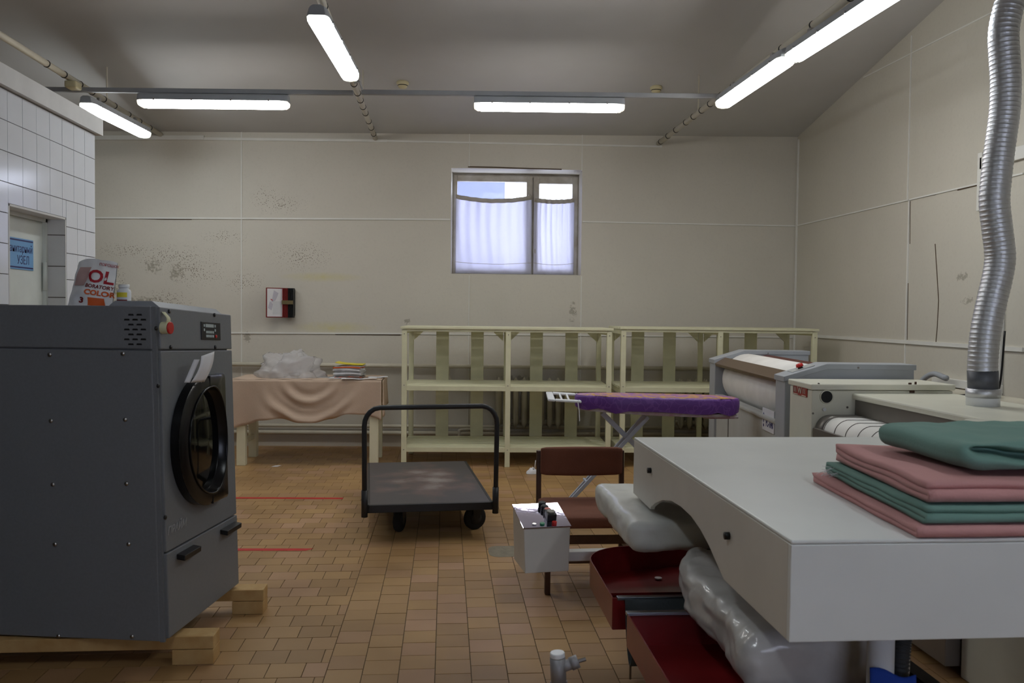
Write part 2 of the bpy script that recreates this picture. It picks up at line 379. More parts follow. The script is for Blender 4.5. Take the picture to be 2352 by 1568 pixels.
# floor with tiles
floor = sroot('floor', (0, 0, 0), 'tan ceramic tile floor with dark joints')
MB().box(XL-.1, XR+.1, YB-.1, 9.9, -.12, -.004).build('floor_bed', 'grout', floor)
TP, TR, JO = .151, .142, .0040
poly = [(0, 1530), (500, 1520), (615, 1420), (545, 1345), (530, 1060), (1440, 1050), (1440, 1110), (1190, 1150), (1200, 1320), (1340, 1320), (1430, 1450), (1540, 1568), (0, 1568)]
def inside(x, y):
    c = False; j = len(poly)-1
    for i in range(len(poly)):
        (a, b), (p, q) = poly[i], poly[j]
        if (b > y) != (q > y) and x < (p-a)*(y-b)/(q-b)+a: c = not c
        j = i
    return c
tiles = []
X0 = -.035; Y0 = 3.02
def wall_y(x): return B0.y-(x-B0.x)*math.tan(AB)
k = -3
while X0+k*TP < XR:                                   # right field: columns continuous in depth
    x0 = X0+k*TP; y = YB+(.5*TR if k % 2 else 0)
    y = Y0-math.ceil((Y0-YB)/TR)*TR-TR+(.47*TR if k % 2 else 0)+.012*math.sin(k*2.1)
    while y < wall_y(x0)+.0: tiles.append((x0+TP/2, y+TR/2, TP, min(TR, wall_y(x0)+.1-y))); y += TR
    k += 1
xb = X0-3*TP; y = Y0-math.ceil((Y0-YB)/TR)*TR-TR; r = 0
while y < 9.7:                                        # left field: rows continuous across
    x = xb-(.70*TP if r % 2 else .24*TP)-.01*math.sin(r*1.7); tiles.append(((xb+x)/2, y+TR/2, xb-x, TR)) if xb-x > .012 else None
    while x > XL: tiles.append((x-TP/2, y+TR/2, TP, TR)); x -= TP
    y += TR; r += 1
def vis(t):
    if t[1] < 2.5: return False
    q = project(V((t[0], t[1], 0))); return inside(*q)
full = [t for t in tiles if abs(t[2]-TP) < 1e-4 and abs(t[3]-TR) < 1e-4 and vis(t)]
full.sort(key=lambda t: t[1]); near = set(id(t) for t in full[:300])
M['tile'] = tile_mat('tan_floor_tile', False); M['tiles'] = tile_mat('tan_floor_tiles', True)
tm = MB().box(-TP/2+JO/2, TP/2-JO/2, -TR/2+JO/2, TR/2-JO/2, -.010, 0); me_t = bpy.data.meshes.new('floor_tile')
me_t.from_pydata(tm.v, [], tm.f); me_t.materials.append(M['tile'])
rest = MB()
for t in tiles:
    dz = random.uniform(-.0006, .0006)
    if id(t) in near:
        o = bpy.data.objects.new('tile', me_t); COL.objects.link(o); o.parent = floor; o.location = (t[0], t[1], dz)
        o.rotation_euler = (random.uniform(-.0012, .0012), random.uniform(-.0012, .0012), random.uniform(-.004, .004))
    else:
        jo = JO if t[1] < 6 else JO*.6
        rest.box(t[0]-t[2]/2+jo/2, t[0]+t[2]/2-jo/2, t[1]-t[3]/2+jo/2, t[1]+t[3]/2-jo/2, -.010, dz)
o = rest.build('tiles', 'tiles', floor); o['kind'] = 'stuff'

# back wall with window opening (back-wall frame: s along, n towards the room, z up)
def TB(p): return bw(p.x, p.y, p.z)
wl, wr = b_s(at_b(1036, 500)), b_s(at_b(1336, 500)); wt, wbm = 3.125, 1.948
sL, sR = -4.2, b_s(V((XR, wall_y(XR), 0)))+.3
Sp = lambda x, y: tuple(at_b(x, y))
stains = [(Sp(608, 455), (.20, .25)), (Sp(650, 470), (.40, .16)), (Sp(690, 590), (.5, .26)), (Sp(400, 590), (.75, .22)), (Sp(300, 575), (.6, .14)), (Sp(520, 545), (.4, .12)), (Sp(380, 690), (.5, .2)), (Sp(255, 640), (.3, .3)), (Sp(560, 650), (.3, .2)), (Sp(450, 620), (.5, .3))]
peels = [(Sp(405, 625), (.10, .14)), (Sp(352, 612), (.12, .10)), (Sp(1316, 718), (.05, .16)), (Sp(568, 775), (.05, .09)), (Sp(935, 738), (.05, .05)), (Sp(330, 690), (.3, .06)), (Sp(255, 668), (.14, .05)), (Sp(1190, 870), (.3, .05))]
smears = [(Sp(740, 636), (.5, .06)), (Sp(765, 752), (.5, .08))]
M['wall_b'] = wall_mat('cream_wall_stained', (208, 203, 191), stains, peels, smears)
wbk = sroot('wall_back', bw(0, 0, 0), 'cream panelled back wall with mould stains')
ZT = 3.9
MB().box(sL, wl, -.5, 0, -.1, ZT, TB).box(wr, sR, -.5, 0, -.1, ZT, TB).box(wl, wr, -.5, 0, wt, ZT, TB).box(wl, wr, -.5, 0, -.1, wbm, TB).build('panelling', 'wall_b', wbk)
# right, left, rear walls, ceiling
M['wall_r'] = wall_mat('cream_wall', (204, 199, 186), [], [(tuple(at_x(2210, 636, XR)), (5, .10, .05)), (tuple(at_x(2225, 690, XR)), (5, .12, .04))])
wrt = sroot('wall_right', (XR, 3, 0), 'cream panelled right wall')
MB().hexa([(XR, YB, -.1), (XR+.2, YB, -.1), (XR+.2, 9.5, -.1), (XR, 9.5, -.1)], [(XR, YB, zc(YB)+.2), (XR+.2, YB, zc(YB)+.2), (XR+.2, 9.5, zc(9.5)+.2), (XR, 9.5, zc(9.5)+.2)]).build('panelling', 'wall_r', wrt)
def bcrack(pts, w):
    MB().tube([at_b(x, y, .004) for x, y in pts], w/2, 5).build('crack', 'crack', wbk)
bcrack([(1075, 383), (1130, 384), (1200, 386.5), (1290, 389)], .014)
bcrack([(320, 501.5), (380, 503), (440, 503.2)], .012); bcrack([(770, 767.5), (860, 768.5), (920, 769)], .010)
def crack(pts, parent, w=.006):
    MB().tube([at_x(x, y, XR-.001) for x, y in pts], w/2, 5).build('crack', 'crack', parent)
crack([(2010, 476), (2088, 459.5), (2150, 446)], wrt, .008); crack([(2200, 436), (2250, 424)], wrt, .012); crack([(2091, 462), (2090, 560)], wrt, .006); crack([(2086, 650), (2084, 780)], wrt, .006)
crack([(2148, 560), (2153, 640), (2156, 690), (2153, 750), (2150, 785)], wrt, .008)
struct(MB().box(XL-.2, XL, YB, 9.9, -.1, 5.9).build('wall_left', 'low_bounce_wall'), 'unseen wall beyond the tiled block, toned dark to cut bounce')
rwx0, rwx1, rwz0, rwz1 = .1, 2.25, 1.25, 2.6  # opening for the added fill window
struct(MB().box(XL-.2, rwx0, YB-.2, YB, -.1, 6.0).box(rwx1, XR+.2, YB-.2, YB, -.1, 6.0).box(rwx0, rwx1, YB-.2, YB, rwz1, 6.0).box(rwx0, rwx1, YB-.2, YB, -.1, rwz0).build('wall_rear', 'low_bounce_wall'), 'dark-toned wall behind the viewer with an added window')
fill_win = sroot('fill_window', (1.2, YB-.1, rwz0), 'added window behind the viewer, daylight fill for near faces')  # unseen window, added so cool daylight brightens faces turned to the viewer
mb = MB(); mb.box(rwx0, rwx1, YB-.14, YB-.08, rwz0, rwz0+.06).box(rwx0, rwx1, YB-.14, YB-.08, rwz1-.06, rwz1)
for x in (rwx0, rwx0+.7, rwx0+1.4, rwx1-.06): mb.box(x, x+.06, YB-.14, YB-.08, rwz0+.06, rwz1-.06)
mb.build('window_frame', 'frame', fill_win)
for x0_, x1_ in ((rwx0+.06, rwx0+.7), (rwx0+.76, rwx0+1.4), (rwx0+1.46, rwx1-.06)): MB().box(x0_, x1_, YB-.113, YB-.107, rwz0+.06, rwz1-.06).build('glass_pane', 'glass', fill_win)
struct(MB().hexa([(XL-.3, YB-.3, zc(YB-.3)), (XR+.3, YB-.3, zc(YB-.3)), (XR+.3, 10.2, zc(10.2)), (XL-.3, 10.2, zc(10.2))],
                 [(XL-.3, YB-.3, zc(YB-.3)+.15), (XR+.3, YB-.3, zc(YB-.3)+.15), (XR+.3, 10.2, zc(10.2)+.15), (XL-.3, 10.2, zc(10.2)+.15)]).build('ceiling', 'ceil'), 'grey-white sloping ceiling')
# cover strips on the walls
tn = [0]
def trim(mb, label, m='strip'):
    tn[0] += 1; return struct(mb.build('trim_%d' % tn[0], m), label)
def hstrip(x0, y0, x1, y1, w, t, label, sag=0):
    a, b = at_b(x0, y0), at_b(x1, y1); sa, sb = b_s(a), b_s(b); mb = MB()
    n = 10; pts = [bw(sa+(sb-sa)*i/n, t/2, a.z+(b.z-a.z)*i/n-sag*math.sin(math.pi*i/n)) for i in range(n+1)]
    for p, q in zip(pts, pts[1:]):
        mb.hexa([p-BN*t/2-V((0, 0, w/2)), q-BN*t/2-V((0, 0, w/2)), q+BN*t/2-V((0, 0, w/2)), p+BN*t/2-V((0, 0, w/2))], [p-BN*t/2+V((0, 0, w/2)), q-BN*t/2+V((0, 0, w/2)), q+BN*t/2+V((0, 0, w/2)), p+BN*t/2+V((0, 0, w/2))])
    trim(mb, label)
hstrip(210, 500, 1034, 504, .018, .012, 'white cover strip across back wall left of window')
hstrip(1338, 509, 1828, 519, .014, .010, 'white cover strip across back wall right of window')
hstrip(500, 764, 925, 766, .016, .012, 'white cover strip below the document holder')
hstrip(925, 766, 1880, 775, .014, .01, 'white cover strip behind the shelf units')
hstrip(210, 317, 470, 317, .045, .03, 'thick white cable duct high on back wall at left')
hstrip(470, 319, 890, 324, .028, .02, 'white cable duct high on back wall at centre')
hstrip(890, 324, 1520, 337, .018, .015, 'thin white cable duct high on back wall above window')
def vstrip(x0, y0, x1, y1, w, label):
    a, b = at_b(x0, y0), at_b(x1, y1); s = (b_s(a)+b_s(b))/2
    trim(MB().box(s-w/2, s+w/2, 0, .008, b.z, a.z, TB), label)
vstrip(556, 300, 554, 1000, .012, 'vertical cover strip left of document holder')
vstrip(1078, 300, 1078, 384, .008, 'vertical cover strip above left part of window')
vstrip(1337, 308, 1337, 392, .008, 'vertical cover strip above right window corner')
vstrip(1076, 632, 1076, 1000, .008, 'vertical cover strip under left part of window')
vstrip(1334, 634, 1332, 1000, .010, 'vertical cover strip under right window corner')
trim(MB().box(XR-.012, XR, 9.18, 9.21, .0, 3.5), 'corner strip where back and right walls meet')
def rstrip(p, q, w, t, label, n=1):
    a, b = at_x(*p, XR), at_x(*q, XR)
    if abs(a.y-b.y) > abs(a.z-b.z):
        trim(MB().hexa([(XR-t, a.y, a.z-w/2), (XR, a.y, a.z-w/2), (XR, b.y, b.z-w/2), (XR-t, b.y, b.z-w/2)], [(XR-t, a.y, a.z+w/2), (XR, a.y, a.z+w/2), (XR, b.y, b.z+w/2), (XR-t, b.y, b.z+w/2)]), label)
    else: trim(MB().box(XR-t, XR, (a.y+b.y)/2-w/2, (a.y+b.y)/2+w/2, b.z, a.z), label)
rstrip((1828, 519), (2352, 398), .012, .01, 'horizontal cover strip along middle of right wall')
rstrip((1880, 772), (2352, 803), .03, .015, 'horizontal cover strip low on right wall')
rstrip((1985, 178), (2352, -8), .010, .008, 'horizontal cover strip high on right wall')
rstrip((2094, 82), (2086, 458), .010, .008, 'upper vertical cover strip on right wall')
rstrip((2088, 458), (2083, 785), .016, .010, 'lower vertical cover strip on right wall')
rstrip((2080, 790), (2078, 870), .012, .008, 'short vertical strip above heating pipe on right wall')

# ------------------------------------------------------------------ window
NW = -.34
def atw(x, y, n=NW): return at_b(x, y, n)
win = sroot('window_1', bw(wl, NW, wbm), 'weathered two-sash window with thin curtains')
def fbox(mb, s0, s1, z0, z1, n0, n1): return mb.box(s0, s1, n0, n1, z0, z1, TB)
s0, s1 = wl-.02, wr+.02
fl = b_s(atw(1040, 500)); fr = b_s(atw(1328, 500)); ft = atw(1180, 405).z; fb = wbm
mb = MB(); fbox(mb, s0, fl+.02, fb, ft+.1, NW-.06, NW); fbox(mb, fr-.02, s1+.05, fb, ft+.1, NW-.06, NW); fbox(mb, s0, s1+.05, ft-.02, wt+.05, NW-.06, NW); fbox(mb, s0, s1, fb-.05, fb+.02, NW-.06, NW)
mb.build('window_frame', 'frame', win, bevel=.004)
def sash(x0, x1, g0, g1, gt, gb):
    a, b, c, d = (b_s(atw(x, 500)) for x in (x0, x1, g0, g1)); zt, zg = atw(1180, 405).z, atw(1180, gt).z; zgb = atw(1180, gb).z
    mb = MB(); fbox(mb, a, c, fb+.01, zt, NW-.04, NW+.015); fbox(mb, d, b, fb+.01, zt, NW-.04, NW+.015); fbox(mb, c, d, zg, zt, NW-.04, NW+.015); fbox(mb, c, d, fb+.01, zgb, NW-.04, NW+.015)
    s = mb.build('sash', 'frame', win, bevel=.004)
    mb = MB(); fbox(mb, c, d, zgb, zg, NW-.022, NW-.017); mb.build('glass_pane', 'glass', s)
    return c, d, zg, zgb
mu0, mu1 = b_s(atw(1218, 500)), b_s(atw(1230, 500))
mb = MB(); fbox(mb, mu0, mu1, fb, ft, NW-.06, NW-.02); mb.build('mullion', 'frame', win)
p1 = sash(1042, 1222, 1050, 1209, 418, 618)
p2 = sash(1225, 1326, 1238, 1314, 421, 618)
# window latch pieces
for x, y in ((1216, 452), (1227, 577)):
    p = at_b(x, y, NW+.04); MB().rbox(p, (.014, .01, .03), .006, 4).build('latch', 'frame', win, True)
def curtain(x0, x1, ytop, sagpx, label):
    a, b = b_s(atw(x0, 500)), b_s(atw(x1, 500)); zt = atw(1180, ytop).z; sag = sagpx*.0051; zb = fb+.02
    def top(u): return zt-sag*(1-(2*u-1)**2)
    def fold(u, v): return .012*math.sin(u*46+2.2*math.sin(v*2.2))*(.25+.75*v)+.006*math.sin(u*17+v*4)
    root = thing('curtain', label, 'curtain', bw((a+b)/2, NW+.03, zb), 'thin window curtains')
    mb = MB(); mb.grid(60, 24, lambda u, v: bw(a+(b-a)*u, NW+.04+fold(u, v), zb+(top(u)-zb)*v)); mb.build('cloth', 'curtain', root, True, solid=.0008)
    mb = MB(); mb.grid(60, 2, lambda u, v: bw(a+(b-a)*u, NW+.046+fold(u, 1), top(u)-.045+.05*v)); mb.build('heading_tape', 'curtain_tape', root, True, solid=.001)
    mb = MB(); mb.tube([bw(a+(b-a)*u/20, NW+.046+fold(u/20, .13), zb+.13-.02*math.sin(math.pi*u/20)) for u in range(21)], .0025, 5); mb.build('hem_stitching', 'hem', root)
curtain(1047, 1221, 450, 9, 'wide white curtain over left window sash')
curtain(1226, 1318, 455, 4, 'narrow white curtain over right window sash')
struct(MB().box(-3.2, at_y(1160, 440, 12.2).x, 12.2, 13.5, -.1, 4.6).build('wall_outside', 'facade'), 'pale building face outside the window')

# ------------------------------------------------------------------ tiled sanitary block on the left
XP = -2.2
part = sroot('wall_partition', (XP, 4, 0), 'white tiled block wall with door recess')
YD0, YD1, YE, ZD, ZTt = 4.414, 5.053, 5.458, 2.03, 2.593
mb = MB(); mb.box(XP-.14, XP-.008, .4, YD0, 0, ZTt); mb.box(XP-.14, XP-.008, YD1, YE, 0, ZTt); mb.box(XP-.14, XP-.008, YD0, YD1, ZD, ZTt); mb.box(XL, XP-.008, YE-.12, YE-.001, 0, ZTt)
mb.build('masonry', 'grout_d', part)
mb = MB(); mb.box(XP-.135, XP-.001, YD1-.010, YD1+.001, 0, ZD); mb.box(XP-.135, XP-.001, YD0, YD1, ZD-.010, ZD+.001); mb.box(XP-.135, XP-.001, YD0-.001, YD0+.010, 0, ZD); mb.build('door_reveal', 'plaster', part)
mb = MB(); mb.box(XL, XP+.03, .4, YE+.05, ZTt+.005, 2.70); mb.build('cornice', 'plaster', part)
def wtile(y0, y1, z0, z1, x=None):
    g = .002; j = random.uniform(-.0006, .0006); MB().box(XP-.008, XP+j, y0+g, y1-g, z0+g, z1-g).build('tile', 'tilew', part)
TW = .1497
rows = [ZTt-.153*i for i in range(18)]
for i in range(17):
    zt, zb = rows[i], max(rows[i+1], 0)
    if zt <= 0.02: break
    c = 4.408-TW*4
    ys = []
    while c < YE-.02: ys.append((c, min(c+TW, YE))); c += TW
    for a, b in ys:
        if zt > 2.15: wtile(a, b, zb, zt); continue
        if b <= YD0+.02: wtile(a, min(b, YD0), zb, zt)
        elif zt > ZD+.02 and a < YD1-.02: wtile(a, min(b, YD1), ZD+.001, zt)
    if zt <= 2.15:
        for a, b in ((YD1+.001, 5.2), (5.2, 5.315), (5.315, YE)): wtile(a, b, zb, zt)
for z in (1.93, 1.75, 1.57, 1.39, 1.21):                # joints on the reveal face
    MB().box(XP-.10, XP-.002, YD1-.0115, YD1-.008, z-.0025, z+.0025).build('reveal_joint', 'grout_d', part)
door = sroot('door_1', (XP-.12, 4.7, 0), 'white door in the tiled block')
MB().box(XP-.16, XP-.12, YD0-.05, YD1-.002, .01, 2.0).build('door_leaf', 'door', door, bevel=.004)
MB().box(XP-.16, XP-.10, YD1-.03, YD1-.001, .01, 2.02).box(XP-.16, XP-.10, YD0, YD1, 2.0, 2.03).build('door_frame', 'door', door)
pz = at_x(109, 635, XP-.11); MB().cyl((XP-.105, YD1-.035, pz.z-.08), (XP-.105, YD1-.035, pz.z+.08), .011).build('hinge', 'door', door, True)
a, b = at_x(8, 552, XP-.118), at_x(76, 622, XP-.118)
sg = thing('door_sign', 'light blue sign on the white door reading sanitary unit in Cyrillic', 'sign', (XP-.118, (a.y+b.y)/2, b.z))
ysg0, ysg1 = b.y-.33, b.y
MB().box(XP-.1195, XP-.115, ysg0, ysg1, b.z, b.z+.17).build('sign_plate', 'blue_sign', sg, bevel=.002)
MB().box(XP-.1155, XP-.1145, ysg0+.006, ysg1-.006, b.z+.155, b.z+.163).box(XP-.1155, XP-.1145, ysg0+.006, ysg1-.006, b.z+.008, b.z+.016).build('sign_border', 'navy', sg)
text('lettering', 'санитарный', .060, 'navy', sg, (XP-.1148, ysg1-.012, b.z+.112), (0, 1, 0), (0, 0, 1), sx=.78, align='RIGHT')
text('lettering', 'УЗЕЛ', .064, 'navy', sg, (XP-.1148, ysg1-.115, b.z+.05), (0, 1, 0), (0, 0, 1), sx=.80)

# ================================================================== DRYER
nb, fbp = at_z(378, 1475, .125), at_z(543, 1344, .125)
nt, ftp = at_y(357, 703, nb.y-.005), at_y(525, 722, fbp.y-.005)
vd = (fbp-nb); WD = V((vd.x, vd.y, 0)).length; HD = nt.z-nb.z
Sd = V((-vd.y, vd.x, 0)).normalized()                  # backwards from the front face (towards the left)
def D(u, v, w):                                        # u metres behind the front, v metres along it, w metres up
    a, b = v/WD, w/HD
    return nb*(1-a)*(1-b)+fbp*a*(1-b)+nt*(1-a)*b+ftp*a*b+Sd*u
def TD(p): return D(p.x, p.y, p.z)
DD = 1.12
def wfront(x, y, u=0):                                 # pixel on the dryer front (or u behind it) -> (v, w)
    n = Sd; d = ray(x, y); p = CAM+d*((nb+Sd*u-CAM).dot(n)/d.dot(n))
    v = (p-nb).dot(vd.normalized()); w = p.z-nb.z
    for _ in range(6):
        q = D(u, v, w); v += (p-q).dot(vd.normalized()); w += p.z-q.z
    return v, w
ws1 = wfront(362, 803.7)[1]; ws2 = (wfront(372, 1268)[1]+wfront(540, 1187)[1])/2
dr = thing('tumble_dryer', 'large grey industrial tumble dryer with round black door on timber skids', 'dryer', (nb+Sd*.5))
dr.location.z = .12
MB().box(.01, DD, .01, WD-.01, .0, HD-.004, TD).build('carcass', 'dryer', dr)
def panel(name, u0, u1, v0, v1, w0, w1, m='dryer', b=.004): return MB().box(u0, u1, v0, v1, w0, w1, TD).build(name, m, dr, bevel=b)
panel('side_panel', .018, DD, -.004, .012, .004, ws1-.003); panel('upper_side_panel', .018, DD, -.004, .012, ws1+.003, HD)
panel('back_side_panel', .018, DD, WD-.012, WD+.002, .004, HD)
fp = panel('front_panel', -.012, .012, .012, WD, ws2+.003, ws1-.003); cp = panel('control_panel', -.012, .012, .012, WD, ws1+.003, HD-.002)
drw = panel('lint_drawer', -.014, .012, .012, WD, .012, ws2-.003)
MB().box(0, .02, 0, .014, .0, HD-.002, TD).build('corner_post', 'dryer', dr)
MB().prism([(0, .0), (.22, .0), (.19, .024), (.03, .024)], lambda p, v: D(p[0]+.01, v, HD+p[1]), .05, WD-.06).build('top_hood', 'dryer_light', dr)
# side screws and vents
def wside(x, y, v=-.004):                              # pixel on the dryer side -> (u, w)
    nn = vd.normalized(); d = ray(x, y); u, w = .3, .7
    for _ in range(12):
        base = D(u, v, w); p = CAM+d*((base-CAM).dot(nn)/d.dot(nn)); u += (p-base).dot(Sd); w += p.z-base.z
    return u, w
for x, y in ((115, 814), (283, 812), (118, 966), (288, 963), (122, 1112), (291, 1110), (127, 1249), (296, 1249), (135, 1460), (304, 1461)):
    u, w = wside(x, y); MB().cyl(D(u, -.004, w), D(u, -.009, w), .0085, 10).build('screw', 'steel', dr, True)
for r in range(7):
    for c in range(3 if r % 2 else 2):
        x = 301+19*c-(9.5 if r % 2 else 0); y = 722.5+11.3*r; u, w = wside(x, y)
        MB().prism([(-.012, -.0035), (-.010, .0035), (.010, .0035), (.012, -.0035)], lambda p, v_: D(u+p[0], v_, w+p[1]), -.0045, -.0052).build('vent_slot', 'black', dr)
def onf(x, y, out=.014): v, w = wfront(x, y); return v, w
nF = -Sd
for x, y in ((397, 715), (502, 723), (399, 797), (502, 797), (366, 754), (368, 886)):
    v, w = wfront(x, y); MB().cyl(D(-.011, v, w), D(-.017, v, w), .009, 10).build('screw', 'black', cp if y < 800 else fp, True)
v, w = wfront(378, 1188); MB().cyl(D(-.011, v, w), D(-.017, v, w), .009, 10).build('screw', 'black', fp, True)
# emergency knob wrapped in masking tape
v, w = wfront(401, 753, -.04)
kn = MB().cyl(D(-.012, v, w), D(-.045, v, w), .025, 18).build('stop_knob', 'masking', cp, True, bevel=.004)
MB().cyl(D(-.045, v, w), D(-.054, v, w), .026, 18).build('red_cap', 'red', kn, True, bevel=.004)
MB().grid(2, 6, lambda a, t: D(-.036-.010*math.sin(t*4)+.012*t, v-.016+.032*a+.012*t, w+.018+.048*t)).build('tape_strip', 'masking', kn, True, solid=.001)
# keypad
(v0, w1), (v1, w0) = wfront(470, 738), wfront(514, 781)
kp = MB().box(-.0165, -.011, v0, v1, w0, w1, TD).build('keypad', 'black', cp, bevel=.002)
kv = lambda a: v0+(v1-v0)*a
kw = lambda b: w1-(w1-w0)*b
MB().box(-.018, -.016, kv(.2), kv(.62), kw(.3), kw(.12), TD).build('display', 'dial', kp)
for rr in range(2):
    for c in range(5): MB().box(-.0185, -.016, kv(.22+.083*c), kv(.22+.083*c+.06), kw(.64+.22*rr), kw(.5+.22*rr), TD).build('key', 'dial', kp)
for a, b in ((.1, .14), (.1, .38), (.67, .14), (.67, .38)): MB().box(-.0185, -.016, kv(a), kv(a+.05), kw(b+.14), kw(b), TD).build('key', 'dial', kp)
p = D(-.016, kv(.73), kw(.8)); MB().cyl(p, p+nF*.004, .008, 12).build('stop_key', 'red', kp, True)
# door: a D shaped black bezel with an elliptical bowl
wtp = wfront(480, 863, -.05)[1]; wbt = wfront(478, 1163, -.05)[1]
R = (wtp-wbt)/2; wc = (wtp+wbt)/2; vl = wfront(400, 1030, -.014)[0]; vc = vl+R; vr = max(wfront(529, 1000, -.055)[0], vc+.05)
prof = [(vc+R*math.cos(t), wc+R*math.sin(t)) for t in [math.pi/2+math.pi*i/28 for i in range(29)]]
prof = [(vr, wc+R)]+prof+[(vr, wc-R)]
NB = 40; Ri = R*.84; vi = vc+.025
def ell(s, u, i): return D(u, vi+(Ri*s)*math.cos(2*math.pi*i/NB)*min(1, (vr-vi-.012)/Ri if math.cos(2*math.pi*i/NB) > 0 else 1), wc+Ri*s*math.sin(2*math.pi*i/NB))
def rings(pr):
    mb = MB(); mb.add([ell(s, u, i) for s, u in pr for i in range(NB)], [(a*NB+i, a*NB+(i+1) % NB, (a+1)*NB+(i+1) % NB, (a+1)*NB+i) for a in range(len(pr)-1) for i in range(NB)]); return mb
# bezel: outline strip, front face with a round opening
mb = MB(); n_ = len(prof)
mb.add([D(-.014, *p) for p in prof]+[D(-.052, *p) for p in prof], [(i, (i+1) % n_, n_+(i+1) % n_, n_+i) for i in range(n_)])
def onp(i):                                            # point of the outline in the direction of ellipse point i
    t = 2*math.pi*i/NB; c, s_ = math.cos(t), math.sin(t)
    k = 1e9
    for (a, b), (c2, d2) in zip(prof, prof[1:]+prof[:1]):
        ax_, ay_, bx_, by_ = a-vi, b-wc, c2-vi, d2-wc; den = c*(by_-ay_)-s_*(bx_-ax_)
        if abs(den) < 1e-9: continue
        r_ = (ax_*(by_-ay_)-ay_*(bx_-ax_))/den; w_ = (ax_*s_-ay_*c)/den
        if r_ > 0 and -1e-6 <= w_ <= 1+1e-6: k = min(k, r_)
    return (vi+c*k, wc+s_*k)
fo = [onp(i) for i in range(NB)]
mb.add([D(-.052, *p) for p in fo]+[D(-.060, vi+(p[0]-vi)*.955, wc+(p[1]-wc)*.955) for p in fo]+[ell(1.0, -.062, i) for i in range(NB)], [(a*NB+i, a*NB+(i+1) % NB, (a+1)*NB+(i+1) % NB, (a+1)*NB+i) for a in range(2) for i in range(NB)])
dd = mb.build('door', 'gloss_black', dr, True)
rings([(1.0, -.062), (1.005, -.067), (.985, -.069), (.97, -.064), (.95, -.03), (.88, -.02)]).build('door_ring', 'gloss_black', dd, True)
rings([(.96, -.024), (.7, -.032), (.35, -.037), (.02, -.038)]).build('door_glass', mat('dark_door_glass', (8, 10, 14), .05), dd, True)
for wa_, wb_ in ((wc+R*.84, wc+R-.002), (wc-R+.002, wc-R*.84)): MB().box(-.0625, -.05, vc, vc+.003, wa_, wb_, TD).build('door_seam', 'black', dd)
for wa_, wb_ in ((wc+R*.5, wc+R+.004), (wc-R, wc-R*.6)): MB().box(-.050, -.014, vr, vr+.005, wa_, wb_, TD).build('hinge_edge', 'dryer_light', dd)
v, w = wfront(402, 1030); MB().cyl(D(-.03, v-.012, w), D(-.05, v-.012, w), .012, 12).build('latch', 'steel', dd, True)
# drawer pulls
for x0, y0, x1, y1 in ((402, 1276, 441, 1258), (503, 1218, 536, 1205)):
    (va, wa), (vb_, wb_) = wfront(x0, y0), wfront(x1, y1); wm = (wa+wb_)/2
    MB().prism([(-.014, -.012), (-.05, -.018), (-.052, .006), (-.014, .012)], lambda p, vv: D(p[0], vv, wm+p[1]), va, vb_).build('handle', 'black', drw, bevel=.003)
v, w = wfront(405, 1210)
text('lettering', 'ПРАЙМ', .045, 'dryer_light', fp, D(-.0135, v, w), vd.normalized(), (0, 0, 1), sx=1.0, shear=.25, bold=.001)
# paper stuck in the door
pp = thing('folded_paper', 'folded white paper tucked behind the top of the black dryer door', 'paper', D(-.03, wfront(462, 870)[0], wfront(462, 870)[1]))
(va, wa) = wfront(448, 868, -.055)
MB().grid(4, 10, lambda a, t: D(-.06-.03*t-.012*math.sin(3*t)-.02*a, va+.04*a*2.2+.04*t, wa-.02+.115*t+.02*a*t)).build('sheet', 'paper', pp, True, solid=.001)
MB().grid(2, 10, lambda a, t: D(-.056+.02*a-.03*t, va-.012*a+.035*t, wa-.02+.10*t)).build('folded_flap', 'paper', pp, True, solid=.001)
# skids
def skid(x0, xw, yw, label, ynear, ext):
    y0, y1 = ynear, ynear+.1
    t = thing('timber_skid', label, 'timber beam', (x0-.5, ynear+.05, 0), 'timber skids under the dryer')
    MB().box(x0-1.6, x0+ext, y0, y1, .066, .121).build('beam', 'wood', t, bevel=.003)
    MB().box(x0, x0+ext, y0-.002, y1+.002, .0, .064).build('foot_block', 'wood', t, bevel=.003)
    MB().box(x0-1.5, x0-1.3, y0, y1, .0, .064).build('foot_block', 'wood', t, bevel=.003)
n1 = at_z(395, 1527); n2 = at_z(489, 1527); skid(n1.x, 0, 0, 'timber skid under the near side of the grey dryer', n1.y, n2.x-n1.x)
n1 = at_z(533, 1411); n2 = at_z(604, 1411); skid(n1.x, 0, 0, 'timber skid under the far side of the grey dryer', n1.y, n2.x-n1.x)
# detergent bag and bottle on the dryer
bc = D(.0, .30, HD); pb = at_y(205, 706, bc.y-.1)
bagroot_y = pb.y; zb0 = D(.45, .22, HD).z
def Yb(): return bagroot_y
bl, br_ = at_y(138, 706, Yb()), at_y(245, 706, Yb()); tl, tr = at_y(168, 605, Yb()), at_y(258, 600, Yb()); HB = at_y(200, 590, Yb()).z-zb0
bagt = thing('detergent_bag', 'crumpled white and red washing powder bag standing on the grey dryer', 'bag', ((bl.x+br_.x)/2, Yb()+.06, zb0))
bx0, bx1 = bl.x, br_.x
def bagp(u, v, front):                                 # u across 0..1, v up 0..1
    l = bx0+(tl.x-bx0)*(v**.8); r = bx1+(tr.x-.0-bx1)*v
    x = l+(r-l)*u; th = .055*math.sin(math.pi*min(max(u, .0), 1))**.5*(1-.75*v**2)+.004
    crease = .012*noise.noise(V((u*4, v*5, 3.1)))
    y = Yb()+.06+(-th if front else th)-.035*v*0+crease*(1 if front else .5)
    z = zb0+HB*(v*(1-.10*abs(u-.45)*2*v)+.02*math.sin(u*9)*v)
    return V((x, y, z))
mb = MB(); NU, NV = 24, 24
